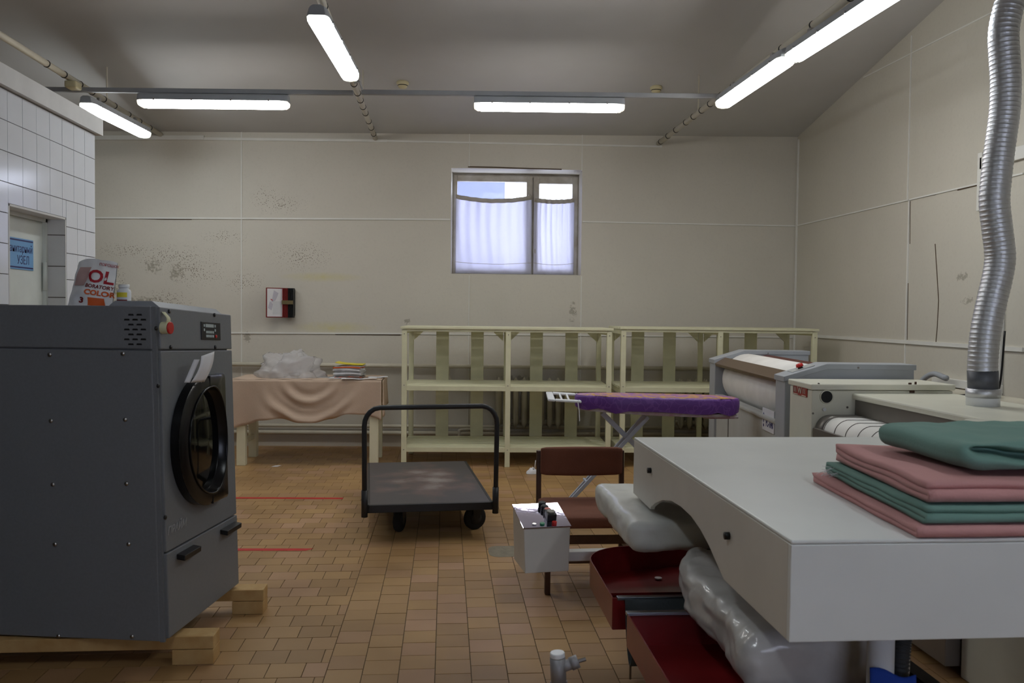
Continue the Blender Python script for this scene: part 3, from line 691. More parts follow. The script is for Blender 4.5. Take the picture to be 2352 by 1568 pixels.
mb.grid(NU, NV, lambda u, v: bagp(u, v, True)); mb.grid(NU, NV, lambda u, v: bagp(u, v, False)); mb.build('bag_body', 'white_glossy', bagt, True)
def onbag(p):                                          # drop print onto the front of the bag
    v = min(max((p.z-zb0)/HB, .02), .97); l = bx0+(tl.x-bx0)*(v**.8); r = bx1+(tr.x-bx1)*v; u = min(max((p.x-l)/(r-l), .02), .98)
    return V((p.x, bagp(u, v, True).y-.0035+(p.y-Yb()), p.z))
def bt(body, x, y, size, m, sx=1, bold=.002, rot=-.16):
    q = at_y(x, y, Yb()); text('print', body, size, m, bagt, V((q.x, Yb(), q.z)), (math.cos(rot), 0, math.sin(rot)), (-math.sin(rot), 0, math.cos(rot)), sx=sx, bold=bold, conform=onbag, depth=.0004)
bt('OL', 226, 637, .075, 'crimson', 1.0, .002); bt('BORATORY', 224, 659, .021, 'darkred', .95, .0006); bt('COLOR', 224, 674, .030, 'orange', 1.1, .0012); bt('ПОРОШОК', 243, 609, .016, 'crimson', .95, 0); bt('3', 186, 689, .032, 'darkred', 1.2, .0015)
q0, q1 = at_y(201, 682, Yb()), at_y(236, 701, Yb())
MB().grid(8, 6, lambda a, b: onbag(V((q0.x+(q1.x-q0.x)*a, Yb(), q1.z+(q0.z-q1.z)*b-.006*a)))).build('print', 'orange', bagt, True)
q0, q1 = at_y(158, 612, Yb()), at_y(188, 655, Yb())
MB().grid(6, 8, lambda a, b: onbag(V((q1.x-.018-(q1.x-q0.x)*.5*(1-b)+.05*a, Yb(), q1.z+(q0.z-q1.z)*b)))).build('print', mat('faded_print', (190, 160, 156), .6), bagt, True)
q = at_y(285, 703, Yb()+.02); zbt = D(.25, .24, HD).z+.002; hb = at_y(285, 653, q.y).z-zbt; rb = .0285
btl = thing('bottle', 'small white plastic bottle with yellow and red label on the grey dryer', 'bottle', (q.x, q.y, zbt))
MB().lathe([(.001, 0), (rb*.93, 0), (rb, .006), (rb, hb*.68), (rb*.92, hb*.76), (rb*.66, hb*.83), (rb*.64, hb*.86)], (q.x, q.y, zbt), 24).build('bottle_body', 'white_glossy', btl, True)
MB().lathe([(.001, hb*.86), (rb*.76, hb*.86), (rb*.78, hb*.88), (rb*.78, hb*.985), (rb*.72, hb), (.001, hb)], (q.x, q.y, zbt), 24).build('cap', 'white_glossy', btl, True)
def lab(z0, z1, m, nm='label'):
    mb = MB(); mb.grid(14, 1, lambda a, b: V((q.x+(rb+.0008)*math.cos(math.pi*(1.15+.6*a)), q.y+(rb+.0008)*math.sin(math.pi*(1.15+.6*a)), zbt+hb*(z0+(z1-z0)*b)))); mb.build(nm, m, btl, True)
lab(.46, .66, 'yellow'); lab(.08, .36, 'darkred'); lab(.36, .46, 'label_white')

# ================================================================== LIGHTING, CONDUITS
def fixture(p, q, m, label, br=.1):
    p, q = V(p), V(q); t = (q-p).normalized(); sd = t.cross(V((0, 0, 1))).normalized(); c = (p+q)/2
    L = (q-p).length
    root = thing('lamp_fitting', label, 'light', c, 'fluorescent batten lights')
    up = V((0, 0, 1))
    def sect(pts, a, b, ea=1, eb=1, nm='x', mt='housing', par=root, ends=True):
        mb = MB(); n = len(pts)
        st = [(a, ea), (a+.03, 1), (b-.03, 1), (b, eb)]
        vs = [p+t*s+sd*(x*k)+up*(z*k if z < 0 else z) for s, k in st for x, z in pts]
        fs = [(i*n+j, i*n+(j+1) % n, (i+1)*n+(j+1) % n, (i+1)*n+j) for i in range(3) for j in range(n)]+[tuple(range(n)), tuple(3*n+j for j in range(n))]
        mb.add(vs, fs); return mb.build(nm, mt, par, True, bevel=.002)
    sect([(-.068, 0), (-.055, .05), (-.03, .062), (.03, .062), (.055, .05), (.068, 0)], 0, L, .75, .75, 'housing', 'housing')
    dz = [(.066, -.001), (.062, -.03), (.045, -.05), (.0, -.056), (-.045, -.05), (-.062, -.03), (-.066, -.001)]
    sect(dz, .055, L-.055, 1, 1, 'diffuser', m)
    sect(dz, .0, .054, .7, 1, 'end_lens', 'lens'); sect(dz, L-.054, L, 1, .7, 'end_lens', 'lens')
    for k in (.2, .8): MB().box(-.012, .012, -.02, .02, .055, br, lambda q: p+t*L*k+sd*q.x+t*q.y+up*q.z).build('hanger_bracket', 'steel', root)
    for k in (.12, .37, .63, .88):
        for s_ in (-1, 1): MB().rbox(p+t*L*k+sd*s_*.069+up*.004, (.008, .008, .012), .003, 3).build('clip', 'steel', root)
    return root
LZ = 3.275
def seg(x0, y0, x1, y1, L=1.27, z=LZ):
    a, b = at_z(x0, y0, z), at_z(x1, y1, z); c = (a+b)/2; d = (b-a).normalized(); return c-d*L/2, c+d*L/2
fixture(*seg(315, 232, 668, 236), 'fluo_warm', 'lit batten lamp on cross pipe left of centre', .068)
fixture(*seg(1085, 239, 1438, 243), 'fluo_warm', 'lit batten lamp on cross pipe above the window', .068)
xm = -.755
fixture((xm-.03, 5.13, LZ), (xm+.03, 6.40, LZ), 'fluo_cool', 'lit batten lamp on the middle conduit pointing at viewer')
fixture((-3.10, 7.50, LZ), (-3.02, 8.72, LZ), 'fluo_cool', 'lit batten lamp beyond the tiled block')
fixture((2.31, 5.60, LZ), (2.27, 6.86, LZ), 'fluo_warm', 'farther lit batten lamp on the right conduit')
fixture((2.40, 4.31, LZ), (2.33, 5.58, LZ), 'fluo_cool', 'nearer lit batten lamp cut by the top of the picture')
fixture((xm, .2, LZ), (xm, 1.47, LZ), 'fluo_cool', 'unseen batten lamp added on middle conduit to light near faces')  # fitting added out of view to brighten the near faces
fixture((2.44, .2, LZ), (2.44, 1.47, LZ), 'fluo_cool', 'unseen batten lamp added on right conduit to light near faces')  # second added fitting out of view, fills the foreground press
def conduit(pts, label, clamps):
    pts = [V(p) for p in pts]; root = thing('ceiling_conduit', label, 'pipe', pts[0], 'ceiling conduits')
    MB().tube(pts, .026, 12).build('pipe', 'conduit', root, True)
    a, b = pts[0], pts[-1]; t = (b-a).normalized()
    for y in clamps:
        f = (y-a.y)/(b.y-a.y); c = a+(b-a)*f; MB().tube([c-t*.006, c+t*.006], .030, 12).build('clamp', 'black', root, True)
    for f in (.12, .4, .7):
        c = a+(b-a)*f; MB().cyl(c+V((0, 0, .02)), (c.x, c.y, zc(c.y)+.01), .008, 8).build('hanger', 'conduit', root)
ZCt = 3.40
for x0, x1, lab_ in ((-3.15, -3.13, 'cream conduit above the tiled block'), (-.80, -.755, 'cream conduit along the middle of the ceiling'), (2.36, 2.47, 'cream conduit along the right of the ceiling')):
    conduit([(x0, wall_y(x0)+.02, ZCt+.035), (x1, -2.95, ZCt+.0)], lab_, [9.2, 8.9, 8.6, 8.25, 8.0, 7.75, 7.5, 7.2, 6.9, 5.9, 5.4, 4.9, 4.3])
for (l0, l1), xa_, xb_, lb in ((seg(315, 232, 668, 236), -5.15, -.80, 'grey cross pipe carrying the left ceiling lamp'), (seg(1085, 239, 1438, 243), -.73, 2.37, 'grey cross pipe carrying the lamp above the window')):
    d_ = (l1-l0).normalized(); a = l0+d_*((xa_-l0.x)/d_.x); b = l0+d_*((xb_-l0.x)/d_.x); L_ = (b-a).length; sd_ = d_.cross(V((0, 0, 1)))
    tag(MB().box(0, L_, -.02, .02, -.02, .02, lambda p: V((a.x, a.y, 3.363))+d_*p.x+sd_*p.y+V((0, 0, p.z))).build('cross_pipe', 'crosspipe', bevel=.006), lb, 'pipe', 'grey cross pipes')
jb = at_z(168, 188, 3.40); tag(MB().rbox(jb+V((0, 0, -.03)), (.05, .06, .03), .015, 6).build('junction_box', 'detector', smooth=True), 'small junction box on conduit above tiled block', 'junction box')
tag(MB().tube(bez([at_z(815, 190, 3.38), at_z(825, 188, 3.36), at_z(832, 205, 3.36)]), .008, 8).build('cable', 'housing', smooth=True), 'short grey cable looping round the middle conduit', 'cable')
for (x, y), lb in (((925, 190), 'yellowed smoke detector on ceiling left of the window'), ((1507, 201), 'yellowed smoke detector on ceiling right of the window')):
    d_ = ray(x, y); t_ = (zc(0)-1.5)/(d_.z+.183*d_.y); p = CAM+d_*t_
    r_ = thing('smoke_detector', lb, 'smoke detector', p-V((0, 0, .05)), 'ceiling smoke detectors')
    MB().lathe([(.001, 0.012), (.06, .012), (.06, -.012), (.05, -.02), (.046, -.034), (.036, -.05), (.001, -.055)], p, 20).build('base', 'detector', r_, True)
    MB().lathe([(.0485, -.025), (.0485, -.032), (.044, -.032)], p, 20).build('sensor_slot', 'black', r_)

# ================================================================== WALL PIPES, RADIATORS
def pipe(pts, r, label, m='pipe', n=12):
    return tag(MB().tube(pts, r, n).build('heating_pipe', m, smooth=True), label, 'pipe', 'heating pipes')
zp = at_b(700, 837, .06).z
pipe([bw(-2.6, .06, zp), bw(sR-.42, .06, zp-.01)], .024, 'cream heating pipe along back wall at table height')
for dz, r, lb in ((.0, .02, 'upper thin heating pipe low on back wall'), (-.075, .024, 'lower heating pipe just above the floor by back wall')):
    pipe([bw(-2.6, .05, .235+dz), bw(sR-.42, .05, .235+dz)], r, lb)
pb_ = at_b(1030, 838, .06); pipe(bez([pb_, pb_+V((0, 0, -.05)), pb_+V((.0, 0, -.13)), pb_+V((.05, 0, -.19)), pb_+V((.14, 0, -.2)), pb_+V((.56, -.03, -.2))]), .018, 'bent branch pipe feeding the radiator top')
pc_ = at_b(1055, 990, .06); pipe(bez([pc_+V((0, 0, -.10)), pc_+V((0, 0, -.03)), pc_+V((.05, 0, .02)), pc_+V((.48, -.02, .02))]), .018, 'bent branch pipe feeding the radiator bottom')
def radiator(s0, z0, z1, n, label):
    root = thing('radiator', label, 'radiator', bw(s0+n*.045, .1, z0), 'cast iron radiators')
    for i in range(n):
        s = s0+i*.094; mb = MB()
        for dn in (.115, .205):
            mb.tube([bw(s, dn, z0), bw(s, dn, z0+.03), bw(s, dn, z0+.06), bw(s, dn, z1-.06), bw(s, dn, z1-.03), bw(s, dn, z1)], .03, 8, True, lambda i_, t_: (.004, .02, .032, .032, .02, .004)[i_])
        mb.cyl(bw(s-.047, .16, z1-.07), bw(s+.047, .16, z1-.07), .027, 8); mb.cyl(bw(s-.047, .16, z0+.07), bw(s+.047, .16, z0+.07), .027, 8)
        mb.box(s-.012, s+.012, .11, .21, z1-.09, z1-.05, TB); mb.box(s-.012, s+.012, .11, .21, z0+.05, z0+.09, TB)
        mb.build('section', 'radiator', root, True)
radiator(b_s(at_b(1145, 950, .12)), .24, .80, 9, 'cast iron radiator behind the left shelf unit')
radiator(b_s(at_b(1560, 950, .12)), .24, .80, 9, 'cast iron radiator behind the right shelf unit')
pr_ = at_x(2200, 905, XR-.07)
pipe([(XR-.07, 8.9, .93), (XR-.07, 2.0, .925)], .042, 'thick cream heating pipe along right wall')
tag(MB().box(XR-.05, XR-.001, at_x(2145, 875, XR-.03).y, 5.62, .975, 1.035).build('cable_trunking', 'strip', bevel=.003), 'white cable trunking above thick pipe on right wall', 'cable trunking', 'cable trunking on right wall')
ya = at_x(2300, 800, XR).y
tag(MB().box(XR-.03, XR-.001, ya-.03, ya+.03, .96, 2.2).build('cable_trunking', 'strip', bevel=.003), 'lower vertical cable trunking right of the foil duct', 'cable trunking', 'cable trunking on right wall')
yb_ = at_x(2255, 500, XR).y
tag(MB().box(XR-.03, XR-.001, yb_-.025, yb_+.025, 2.3, at_x(2255, 352, XR).z).build('cable_trunking', 'strip', bevel=.003), 'upper vertical cable trunking left of the foil duct', 'cable trunking', 'cable trunking on right wall')
zt_ = at_x(2352, 350, XR).z; tag(MB().box(XR-.03, XR-.001, 2.0, yb_, zt_-.045, zt_+.045).build('cable_trunking', 'strip', bevel=.003), 'wide horizontal cable trunking behind the foil duct', 'cable trunking', 'cable trunking on right wall')
tag(MB().tube(bez([at_x(2308, 760, XR-.13), at_x(2297, 880, XR-.13), at_x(2280, 900, XR-.14), at_x(2220, 906, XR-.15), at_x(2160, 912, XR-.16)]), .007, 8).build('cable', 'black', smooth=True), 'black cable hanging behind the foil duct', 'cable')
gp = at_x(2116, 905, XR-.155)
tag(MB().tube(bez([gp+V((0, 0, -.25)), gp, gp+V((0, .0, .10)), gp+V((.02, -.12, .17)), gp+V((.02, -.30, .15))]), .022, 10).build('cable_sleeve', 'iron_grey', smooth=True), 'grey bent cable sleeve rising by right wall', 'pipe')

# ================================================================== DOCUMENT HOLDER
dh = thing('document_display', 'red and black flip document display on back wall', 'document holder', at_b(645, 728))
dz1, dz0 = at_b(640, 661, .1).z, at_b(640, 729, .1).z
sa, sb = b_s(at_b(613, 700, .16)), b_s(at_b(650, 700, .08)); sc = b_s(at_b(676, 700, .05))
MB().box(sb, sc, 0, .05, dz0+.02, dz1-.01, TB).build('bracket', 'black', dh, bevel=.004)
def leaf(i, p, q, m, w=.007, off=0):
    mb = MB(); p, q = V(p), V(q); d = (q-p).normalized(); nn = V((d.y, -d.x, 0))
    mb.hexa([p-nn*w/2+V((0, 0, dz0)), q-nn*w/2+V((0, 0, dz0)), q+nn*w/2+V((0, 0, dz0)), p+nn*w/2+V((0, 0, dz0))], [p-nn*w/2+V((0, 0, dz1)), q-nn*w/2+V((0, 0, dz1)), q+nn*w/2+V((0, 0, dz1)), p+nn*w/2+V((0, 0, dz1))])
    return mb.build('leaf', m, dh, bevel=.003)
p0, p1_ = bw(sa, .20, 0), bw(sb, .075, 0)
lf = leaf(0, p0, p1_, 'darkred')
d = (p1_-p0).normalized(); nn = V((d.y, -d.x, 0)); nn = nn if nn.y < 0 else -nn
LL = (p1_-p0).length
def pg(a, b, o=.0042): return p0+d*LL*a+nn*o+V((0, 0, dz0+(dz1-dz0)*b))
MB().add([pg(.06, .03), pg(.97, .03), pg(.97, .97), pg(.06, .97)], [(0, 1, 2, 3)]).build('page', 'paper', lf)
MB().add([pg(.30, .5, .005), pg(.55, .58, .005), pg(.72, .82, .005), pg(.45, .92, .005)], [(0, 1, 2, 3)]).add([pg(.1, .32, .005), pg(.32, .24, .005), pg(.40, .45, .005), pg(.22, .55, .005)], [(0, 1, 2, 3)]).build('drawing', mat('pale_print', (196, 194, 206), .7), lf)
MB().add([pg(.26, .60, .0055), pg(.38, .56, .0055), pg(.38, .59, .0055), pg(.26, .63, .0055)], [(0, 1, 2, 3)]).build('print', 'crimson', lf)
MB().add([pg(.38, .1, .0046), pg(.9, .1, .0046), pg(.9, .55, .0046), pg(.38, .55, .0046)], [(0, 1, 2, 3)]).build('drawing', mat('pale_print2', (214, 216, 220), .7), lf)
for i in range(1, 9):
    s_ = sb+(sc-sb)*(i-1)/8
    leaf(i, bw(s_+.004, .115-.004*i, 0), bw(s_+.012, .03, 0), ['darkred', 'darkred', 'darkred', 'darkred', 'black', 'black', 'black', 'black'][i-1], .010)
MB().box(sb-.005, sc, .108, .118, dz0+(dz1-dz0)*.45, dz0+(dz1-dz0)*.58, TB).build('strap', mat('olive_tape', (104, 92, 62), .5), dh)

# ================================================================== TABLE AND CLOTH
def ftab(x): return 8.255-(x+2.0)*math.tan(AB)
tx0, tx1 = -2.04, at_y(884, 950, 8.2).x-.045
zt0 = at_y(700, 872, 8.22).z
TD_ = .62
def TT(p): return V((p.x, ftab(p.x)+p.y, p.z))
tb = thing('work_table', 'cream painted wooden table under the peach cloth', 'table', ((tx0+tx1)/2, 8.55, 0))
MB().box(tx0, tx1, 0, TD_, zt0-.034, zt0-.004, TT).build('table_top', 'cream', tb, bevel=.004)
MB().box(tx0+.02, tx1-.02, .03, .055, zt0-.13, zt0-.036, TT).box(tx0+.02, tx1-.02, TD_-.055, TD_-.03, zt0-.13, zt0-.036, TT).build('apron', 'cream', tb)
lw_ = .085
for a, b in ((tx0+.015, .02), (tx1-.105-.0, .02), (tx0+.015, TD_-lw_-.02), (tx1-.105, TD_-lw_-.02)):
    MB().box(a, a+lw_, b, b+lw_, 0, zt0-.036, TT).build('leg', 'cream', tb, bevel=.004)
for a in (tx0+.04, tx1-.08): MB().box(a, a+.035, .02+lw_, TD_-.02-lw_, .19, .24, TT).build('side_rail', 'cream', tb, bevel=.003)
cl = MB()
def hem(u):                                            # bottom of the front drop along u 0..1
    xs = [(0, 985), (.08, 978), (.2, 966), (.32, 962), (.45, 970), (.55, 970), (.66, 962), (.78, 950), (.88, 952), (.96, 958), (1, 964)]
    for (a, ya), (b, yb2) in zip(xs, xs[1:]):
        if u <= b: t = (u-a)/(b-a); return ya+(yb2-ya)*(t*t*(3-2*t))
    return xs[-1][1]
cx0, cx1 = tx0-.025, tx1+.012
def clothf(u, v):                                      # front drop, v 0 top .. 1 hem
    x = cx0+(cx1-cx0)*u; zb_ = at_y(700, hem(u), 8.2).z; z = zt0+(zb_-zt0)*v
    sw = math.exp(-((u-.52)/.26)**2); out = .012+.03*v*sw*(.6+.4*math.cos((v-.75)*5))
    out += (.010+.012*v)*math.sin(u*23+1.2+1.5*v)*(.35+.65*v)*(1-.7*sw)*min(1, v*3)
    e_ = math.sqrt(((u-.52)/.36)**2+((v+.02)/1.05)**2); arc = (.018*math.sin(e_*15)+.012*math.sin(e_*27+1))*math.exp(-((u-.52)/.26)**4)*min(1, v*2.2)
    return V((x, ftab(x)-out-arc, z))
def clotht(u, v):
    x = cx0+(cx1-cx0)*u; return V((x, ftab(x)-.012+(TD_+.03)*v, zt0+.0025+.002*math.sin(u*40+v*9)))
def clothr(u, v):                                      # right side drop: u 0 front..1 back
    y = -.012+(TD_+.02)*u; drop = .36-.10*u-.12*math.exp(-((u-.25)/.1)**2); f = .02*math.sin(u*17)*v+.012
    x = cx1+f; return V((x, ftab(cx1)+y, zt0-drop*v))
def clothl(u, v):
    y = -.012+(TD_+.02)*u; return V((cx0-.01-.012*math.sin(u*15)*v, ftab(cx0)+y, zt0-.40*v))
cl.grid(70, 16, clothf); cl.grid(40, 6, clotht); cl.grid(20, 8, clothr); cl.grid(12, 6, clothl)
ct = cl.build('tablecloth', 'tablecloth', smooth=True, solid=.002); tag(ct, 'peach tablecloth hanging unevenly over the wooden table', 'tablecloth')
# stack of magazines
c0 = at_z(806, 862, zt0+.011); z = zt0+.0115
cols = ['teal', 'grey_paper', 'grey_paper', 'paper', 'grey_paper', 'grey_paper', 'paper', 'grey_paper', 'orange', 'grey_paper', 'yellow']
names = ['lowest of the magazine stack, colourful cover', 'second', 'third', 'fourth', 'fifth', 'sixth', 'seventh', 'eighth', 'ninth, orange edge', 'tenth', 'yellow covered']
yst = ftab(c0.x)+.26
for i, m_ in enumerate(cols):
    h = .0118 if i < 10 else .008; ang = random.uniform(-.12, .12); dx, dy = random.uniform(-.012, .012), random.uniform(-.015, .015)
    Rm = Matrix.Rotation(ang-.1, 3, 'Z'); tilt = .0 if i < 8 else .02*(i-7)
    hw = .135
    def tm_(p, z=z): q_ = Rm @ V((p.x, p.y, 0)); return V((c0.x+.01+dx+q_.x, yst+dy+q_.y, z+p.z+.0035*math.sin(p.x*18+1)+(.012*(p.x/hw)**2-.012*p.x/hw if i == 10 else 0)))
    mg = MB(); 
    for a in range(8): mg.box(-hw+2*hw*a/8, -hw+2*hw*(a+1)/8, -.10, .10, 0, h*.84, tm_)
    o = mg.build('magazine', m_); 
    lb = 'yellow covered magazine on top of the stack on the peach cloth' if i == 10 else ('magazine at the bottom of the stack, with a colourful cover' if i == 0 else 'magazine number %s up from the table in the stack' % ['', 'two', 'three', 'four', 'five', 'six', 'seven', 'eight', 'nine', 'ten'][i])
    tag(o, lb, 'magazine', 'magazines stacked on the table'); z += h+(.007 if i == 9 else 0)
# loose papers
def sheet(x, y, w, dpt, ang, lift, m_, label, dz=.006):
    c = at_z(x, y, zt0+dz); Rm = Matrix.Rotation(ang, 3, 'Z'); mb = MB()
    mb.grid(10, 6, lambda u, v: c+(Rm @ V(((u-.5)*w, (v-.5)*dpt, 0)))+V((0, 0, lift*(math.sin(u*9)*.5+.5)*(.4+.6*u))))
    return tag(mb.build('paper_sheet', m_, smooth=True, solid=.0012), label, 'paper', 'papers on the table')
sheet(752, 866, .2, .16, .05, .001, 'grey_paper', 'grey folder lying left of the magazine stack', .005)
sheet(775, 868, .16, .12, -.1, .003, 'paper', 'white sheet at the front left of the magazine stack', .008)
sheet(825, 870, .34, .10, .05, .012, 'paper', 'crumpled newspaper lying in front of the magazines', .010)
sheet(868, 866, .2, .15, .12, .008, 'paper', 'white sheet sticking out past the right table edge', .007)
# polythene bag
q0, q1 = at_y(592, 872, 8.5), at_y(735, 872, 8.5); ztop = at_y(665, 806, 8.5).z
cb = V(((q0.x+q1.x)/2, ftab((q0.x+q1.x)/2)+.3, zt0+.006)); hx = (q1.x-q0.x)/2; hz = (ztop-zt0)
mb = MB(); NU, NV = 56, 28
def bagfn(u, v):
    th = 2*math.pi*u; ph = math.pi*.5*v
    d = V((math.cos(th)*math.cos(ph), math.sin(th)*math.cos(ph), math.sin(ph)))
    n_ = 1+.32*noise.noise(d*2.3+V((3, 1, 7)))+.18*noise.noise(d*5.5)+.10*abs(noise.noise(d*11))
    return cb+V((d.x*hx*n_*.98, d.y*.24*n_, max(0, d.z*hz*.92*n_*(1+.12*d.x*0)+.0)))
mb.grid(NU, NV, bagfn)
def bagfn2(u, v):
    th = 2*math.pi*u; ph = math.pi*.5*v; d = V((math.cos(th)*math.cos(ph), math.sin(th)*math.cos(ph), math.sin(ph)))
    n_ = .8+.4*noise.noise(d*3.1+V((9, 4, 2)))+.2*abs(noise.noise(d*9))
    return cb+V((.03+d.x*hx*n_*.8, -.02+d.y*.2*n_, d.z*hz*.72*n_))
mb.grid(40, 20, bagfn2)
tag(mb.build('polythene_bag', 'plastic_bag', smooth=True), 'heap of crumpled clear polythene on the peach tablecloth', 'plastic bag')
# things on the floor by the table
p = at_z(634, 1070, .002); tag(MB().add([p+V((-.04, -.03, 0)), p+V((.02, -.03, 0)), p+V((.045, .035, .001)), p+V((-.01, .035, 0))], [(0, 1, 2, 3)]).build('paper_scrap', 'paper', solid=.0008), 'small white paper scrap on floor before the table', 'paper')
p = at_z(1222, 1087, .002); mb = MB()
mb.grid(16, 8, lambda u, v: p+V(((math.cos(2*math.pi*u)*math.cos(1.57*v))*.055*(1+.5*noise.noise(V((u*9, v*4, 1)))), math.sin(2*math.pi*u)*math.cos(1.57*v)*.04, .045*math.sin(1.57*v)*(1+.6*noise.noise(V((u*7, v*3, 5)))))))
mb.box(-.003, .003, -.003, .003, .02, .125, lambda q_: p+V((.02+q_.x+q_.z*.1, q_.y, q_.z))); tag(mb.build('crumpled_paper', 'paper', smooth=True), 'crumpled white paper with a stick on floor by the shelf', 'paper')
for (x0, y0, x1, y1, lb, jag) in ((500, 1143, 788, 1144.5, 'far red tape line on the tiled floor', 0), (500, 1262, 711, 1262, 'near red tape line on the tiled floor', 1)):
    a, b = at_z(x0, y0), at_z(x1, y1); d_ = (b-a).normalized(); s_ = V((-d_.y, d_.x, 0))*.024
    tag(MB().hexa([a-s_, b-s_-d_*.02*jag, b+s_+d_*.02*jag, a+s_], [a-s_+V((0, 0, .0016)), b-s_-d_*.02*jag+V((0, 0, .0016)), b+s_+d_*.02*jag+V((0, 0, .0016)), a+s_+V((0, 0, .0016))]).build('floor_tape', 'tape_red'), lb, 'floor tape', 'red floor tapes')
a, b = at_z(1124, 1279), at_z(1196, 1253); mb = MB()
mb.prism([(a.x+(b.x-a.x)*(.5+.5*math.copysign(abs(math.cos(t))**.5, math.cos(t))*(1+.06*noise.noise(V((t, 2, 0))))), a.y+(b.y-a.y)*(.5+.5*math.copysign(abs(math.sin(t))**.5, math.sin(t))*(1+.08*noise.noise(V((t, 5, 0)))))) for t in [2*math.pi*i/28 for i in range(28)]], lambda p_, h: V((p_[0], p_[1], h)), -.004, .0012)
mb.build('cement_patch', 'cement', floor)['label'] = 'grey cement patch in the tiles'

# ================================================================== SHELF UNITS
def shelf_unit(xa, xb_, ya, label, dzt=0, back=None, depth=.80):
    def S(p): return V((xa, ya, 0))+BS*p.x+BN*p.y+V((0, 0, p.z))
    Wd = (xb_-xa)/BS.x; H = 1.372+dzt; pw = .05
    t = thing('shelf_unit', label, 'shelf', S(V((Wd/2, depth/2, 0))), 'pale slatted shelf units')
    for x in (0, Wd/2-pw/2+.01, Wd-pw):
        for y in (0, depth-.04): MB().box(x, x+pw, y, y+.04, 0, H-.03, S).build('post', 'shelf', t, bevel=.003)
        for z in (1.30, .80, .17):
            p_ = S(V((x+pw/2, -.001, z))); MB().cyl(p_, p_-BN*.003, .005, 6).build('screw', 'guard', t)
    for z, ov in ((H, .012), (.795, 0), (.195, 0)):
        n = 10; w = (depth-.01)/n
        for i in range(n):
            y0 = i*w if z < 1.3 else i*w-.012
            MB().box(-ov if z > 1.3 else .0+.0, Wd+ov if z > 1.3 else Wd, y0+.002 if i else y0+(.041 if z < 1.3 else 0), y0+w-.022, z-.022, z, S).build('shelf_slat', 'shelf', t, bevel=.002)
        MB().box(0+pw, Wd-pw, .002, .024, z-.048, z-.001, S).build('front_rail', 'shelf', t, bevel=.002)
        MB().box(pw, Wd-pw, depth-.03, depth-.005, z-.06, z-.027, S).box(.002, pw-.012, .04, depth-.04, z-.07, z-.027, S).box(Wd-pw+.012, Wd-.002, .04, depth-.04, z-.07, z-.027, S).box(Wd/2-.01, Wd/2+.02, .04, depth-.04, z-.07, z-.027, S).build('support_rail', 'shelf', t)
    bw_ = .135
    for c in back or (.173, .354, .663, .847):
        x = Wd*c; MB().box(x-bw_/2, x+bw_/2, depth-.004, depth+.012, .13, H-.03, S).build('back_slat', 'shelf', t, bevel=.002)
    for x, sg in ((pw, 1), (Wd/2-pw/2, -1), (Wd/2+pw/2+.02, 1), (Wd-pw, -1)):
        MB().prism([(0, 0), (.14, 0), (0, -.13)], lambda p_, y_: S(V((x+sg*p_[0], y_, H-.03+p_[1]))), depth-.05, depth-.03).build('corner_gusset', 'shelf', t)
    return t
xs0 = at_y(922, 900, 8.18).x; xs1 = at_y(1404, 900, 8.09).x
shelf_unit(xs0, xs1, 8.18, 'pale yellow slatted shelf unit on the left, under the window')
xs2 = at_y(1425, 900, 8.10).x; xs3 = at_y(1876, 900, 8.0).x
shelf_unit(xs2, xs3, 8.10, 'pale yellow slatted shelf unit on the right, behind the grey ironer', .015, (.16, .336, .633, .79))

# ================================================================== TROLLEY
zdk = .245
A_, B_, C_, D_ = at_z(853, 1161, zdk), at_z(1127, 1149, zdk), at_z(1088, 1058, zdk), at_z(843, 1063, zdk)
ex = V((math.cos(math.radians(5.2)), math.sin(math.radians(5.2)), 0)); ey = V((-ex.y, ex.x, 0)); wt_ = (B_-A_).length; lt_ = 1.56; A_ = A_+V((-.012, .02, 0))
def TRf(p): return A_*1+ex*p.x+ey*p.y+V((0, 0, p.z-zdk))
tr = thing('platform_trolley', 'black platform trolley with a tubular push handle', 'trolley', TRf(V((wt_/2, lt_/2, 0))))
MB().box(.0, wt_, .01, lt_, zdk-.006, zdk, TRf).build('deck', 'deck', tr, bevel=.002)
mb = MB(); mb.box(-.02, wt_+.02, -.01, .012, zdk-.052, zdk-.001, TRf); mb.box(-.02, wt_+.02, lt_-.012, lt_+.01, zdk-.052, zdk-.001, TRf); mb.box(-.02, .0, -.01, lt_, zdk-.052, zdk-.001, TRf); mb.box(wt_, wt_+.02, -.01, lt_, zdk-.052, zdk-.001, TRf); mb.box(.15, .19, 0, lt_, zdk-.05, zdk-.007, TRf); mb.box(wt_-.19, wt_-.15, 0, lt_, zdk-.05, zdk-.007, TRf)
mb.build('chassis', 'trolley', tr, bevel=.003)
yh = A_.y; zt2 = at_y(1000, 937, yh-.03).z
hp = [TRf(V((-.034, -.012, zdk-.07))), TRf(V((-.036, -.014, .5))), TRf(V((-.038, -.016, zt2-.12)))]
hp += [TRf(V((-.038+.10*(1-math.cos(t)), -.016, zt2-.12+.12*math.sin(t)))) for t in (.3, .6, .9, 1.2, 1.57)]
hp += [TRf(V((wt_+.038-.10*(1-math.cos(t)), -.016, zt2-.115+.12*math.sin(t)))) for t in (1.57, 1.2, .9, .6, .3)]
hp += [TRf(V((wt_+.038, -.016, zt2-.12))), TRf(V((wt_+.036, -.014, .5))), TRf(V((wt_+.034, -.012, zdk-.06)))]
MB().tube(hp, .0165, 12).build('handle', 'trolley', tr, True)
for x in (-.034, wt_+.034): MB().cyl(TRf(V((x, -.012, zdk-.075))), TRf(V((x, -.012, zdk+.10))), .021, 12).build('handle_socket', 'trolley', tr, True)
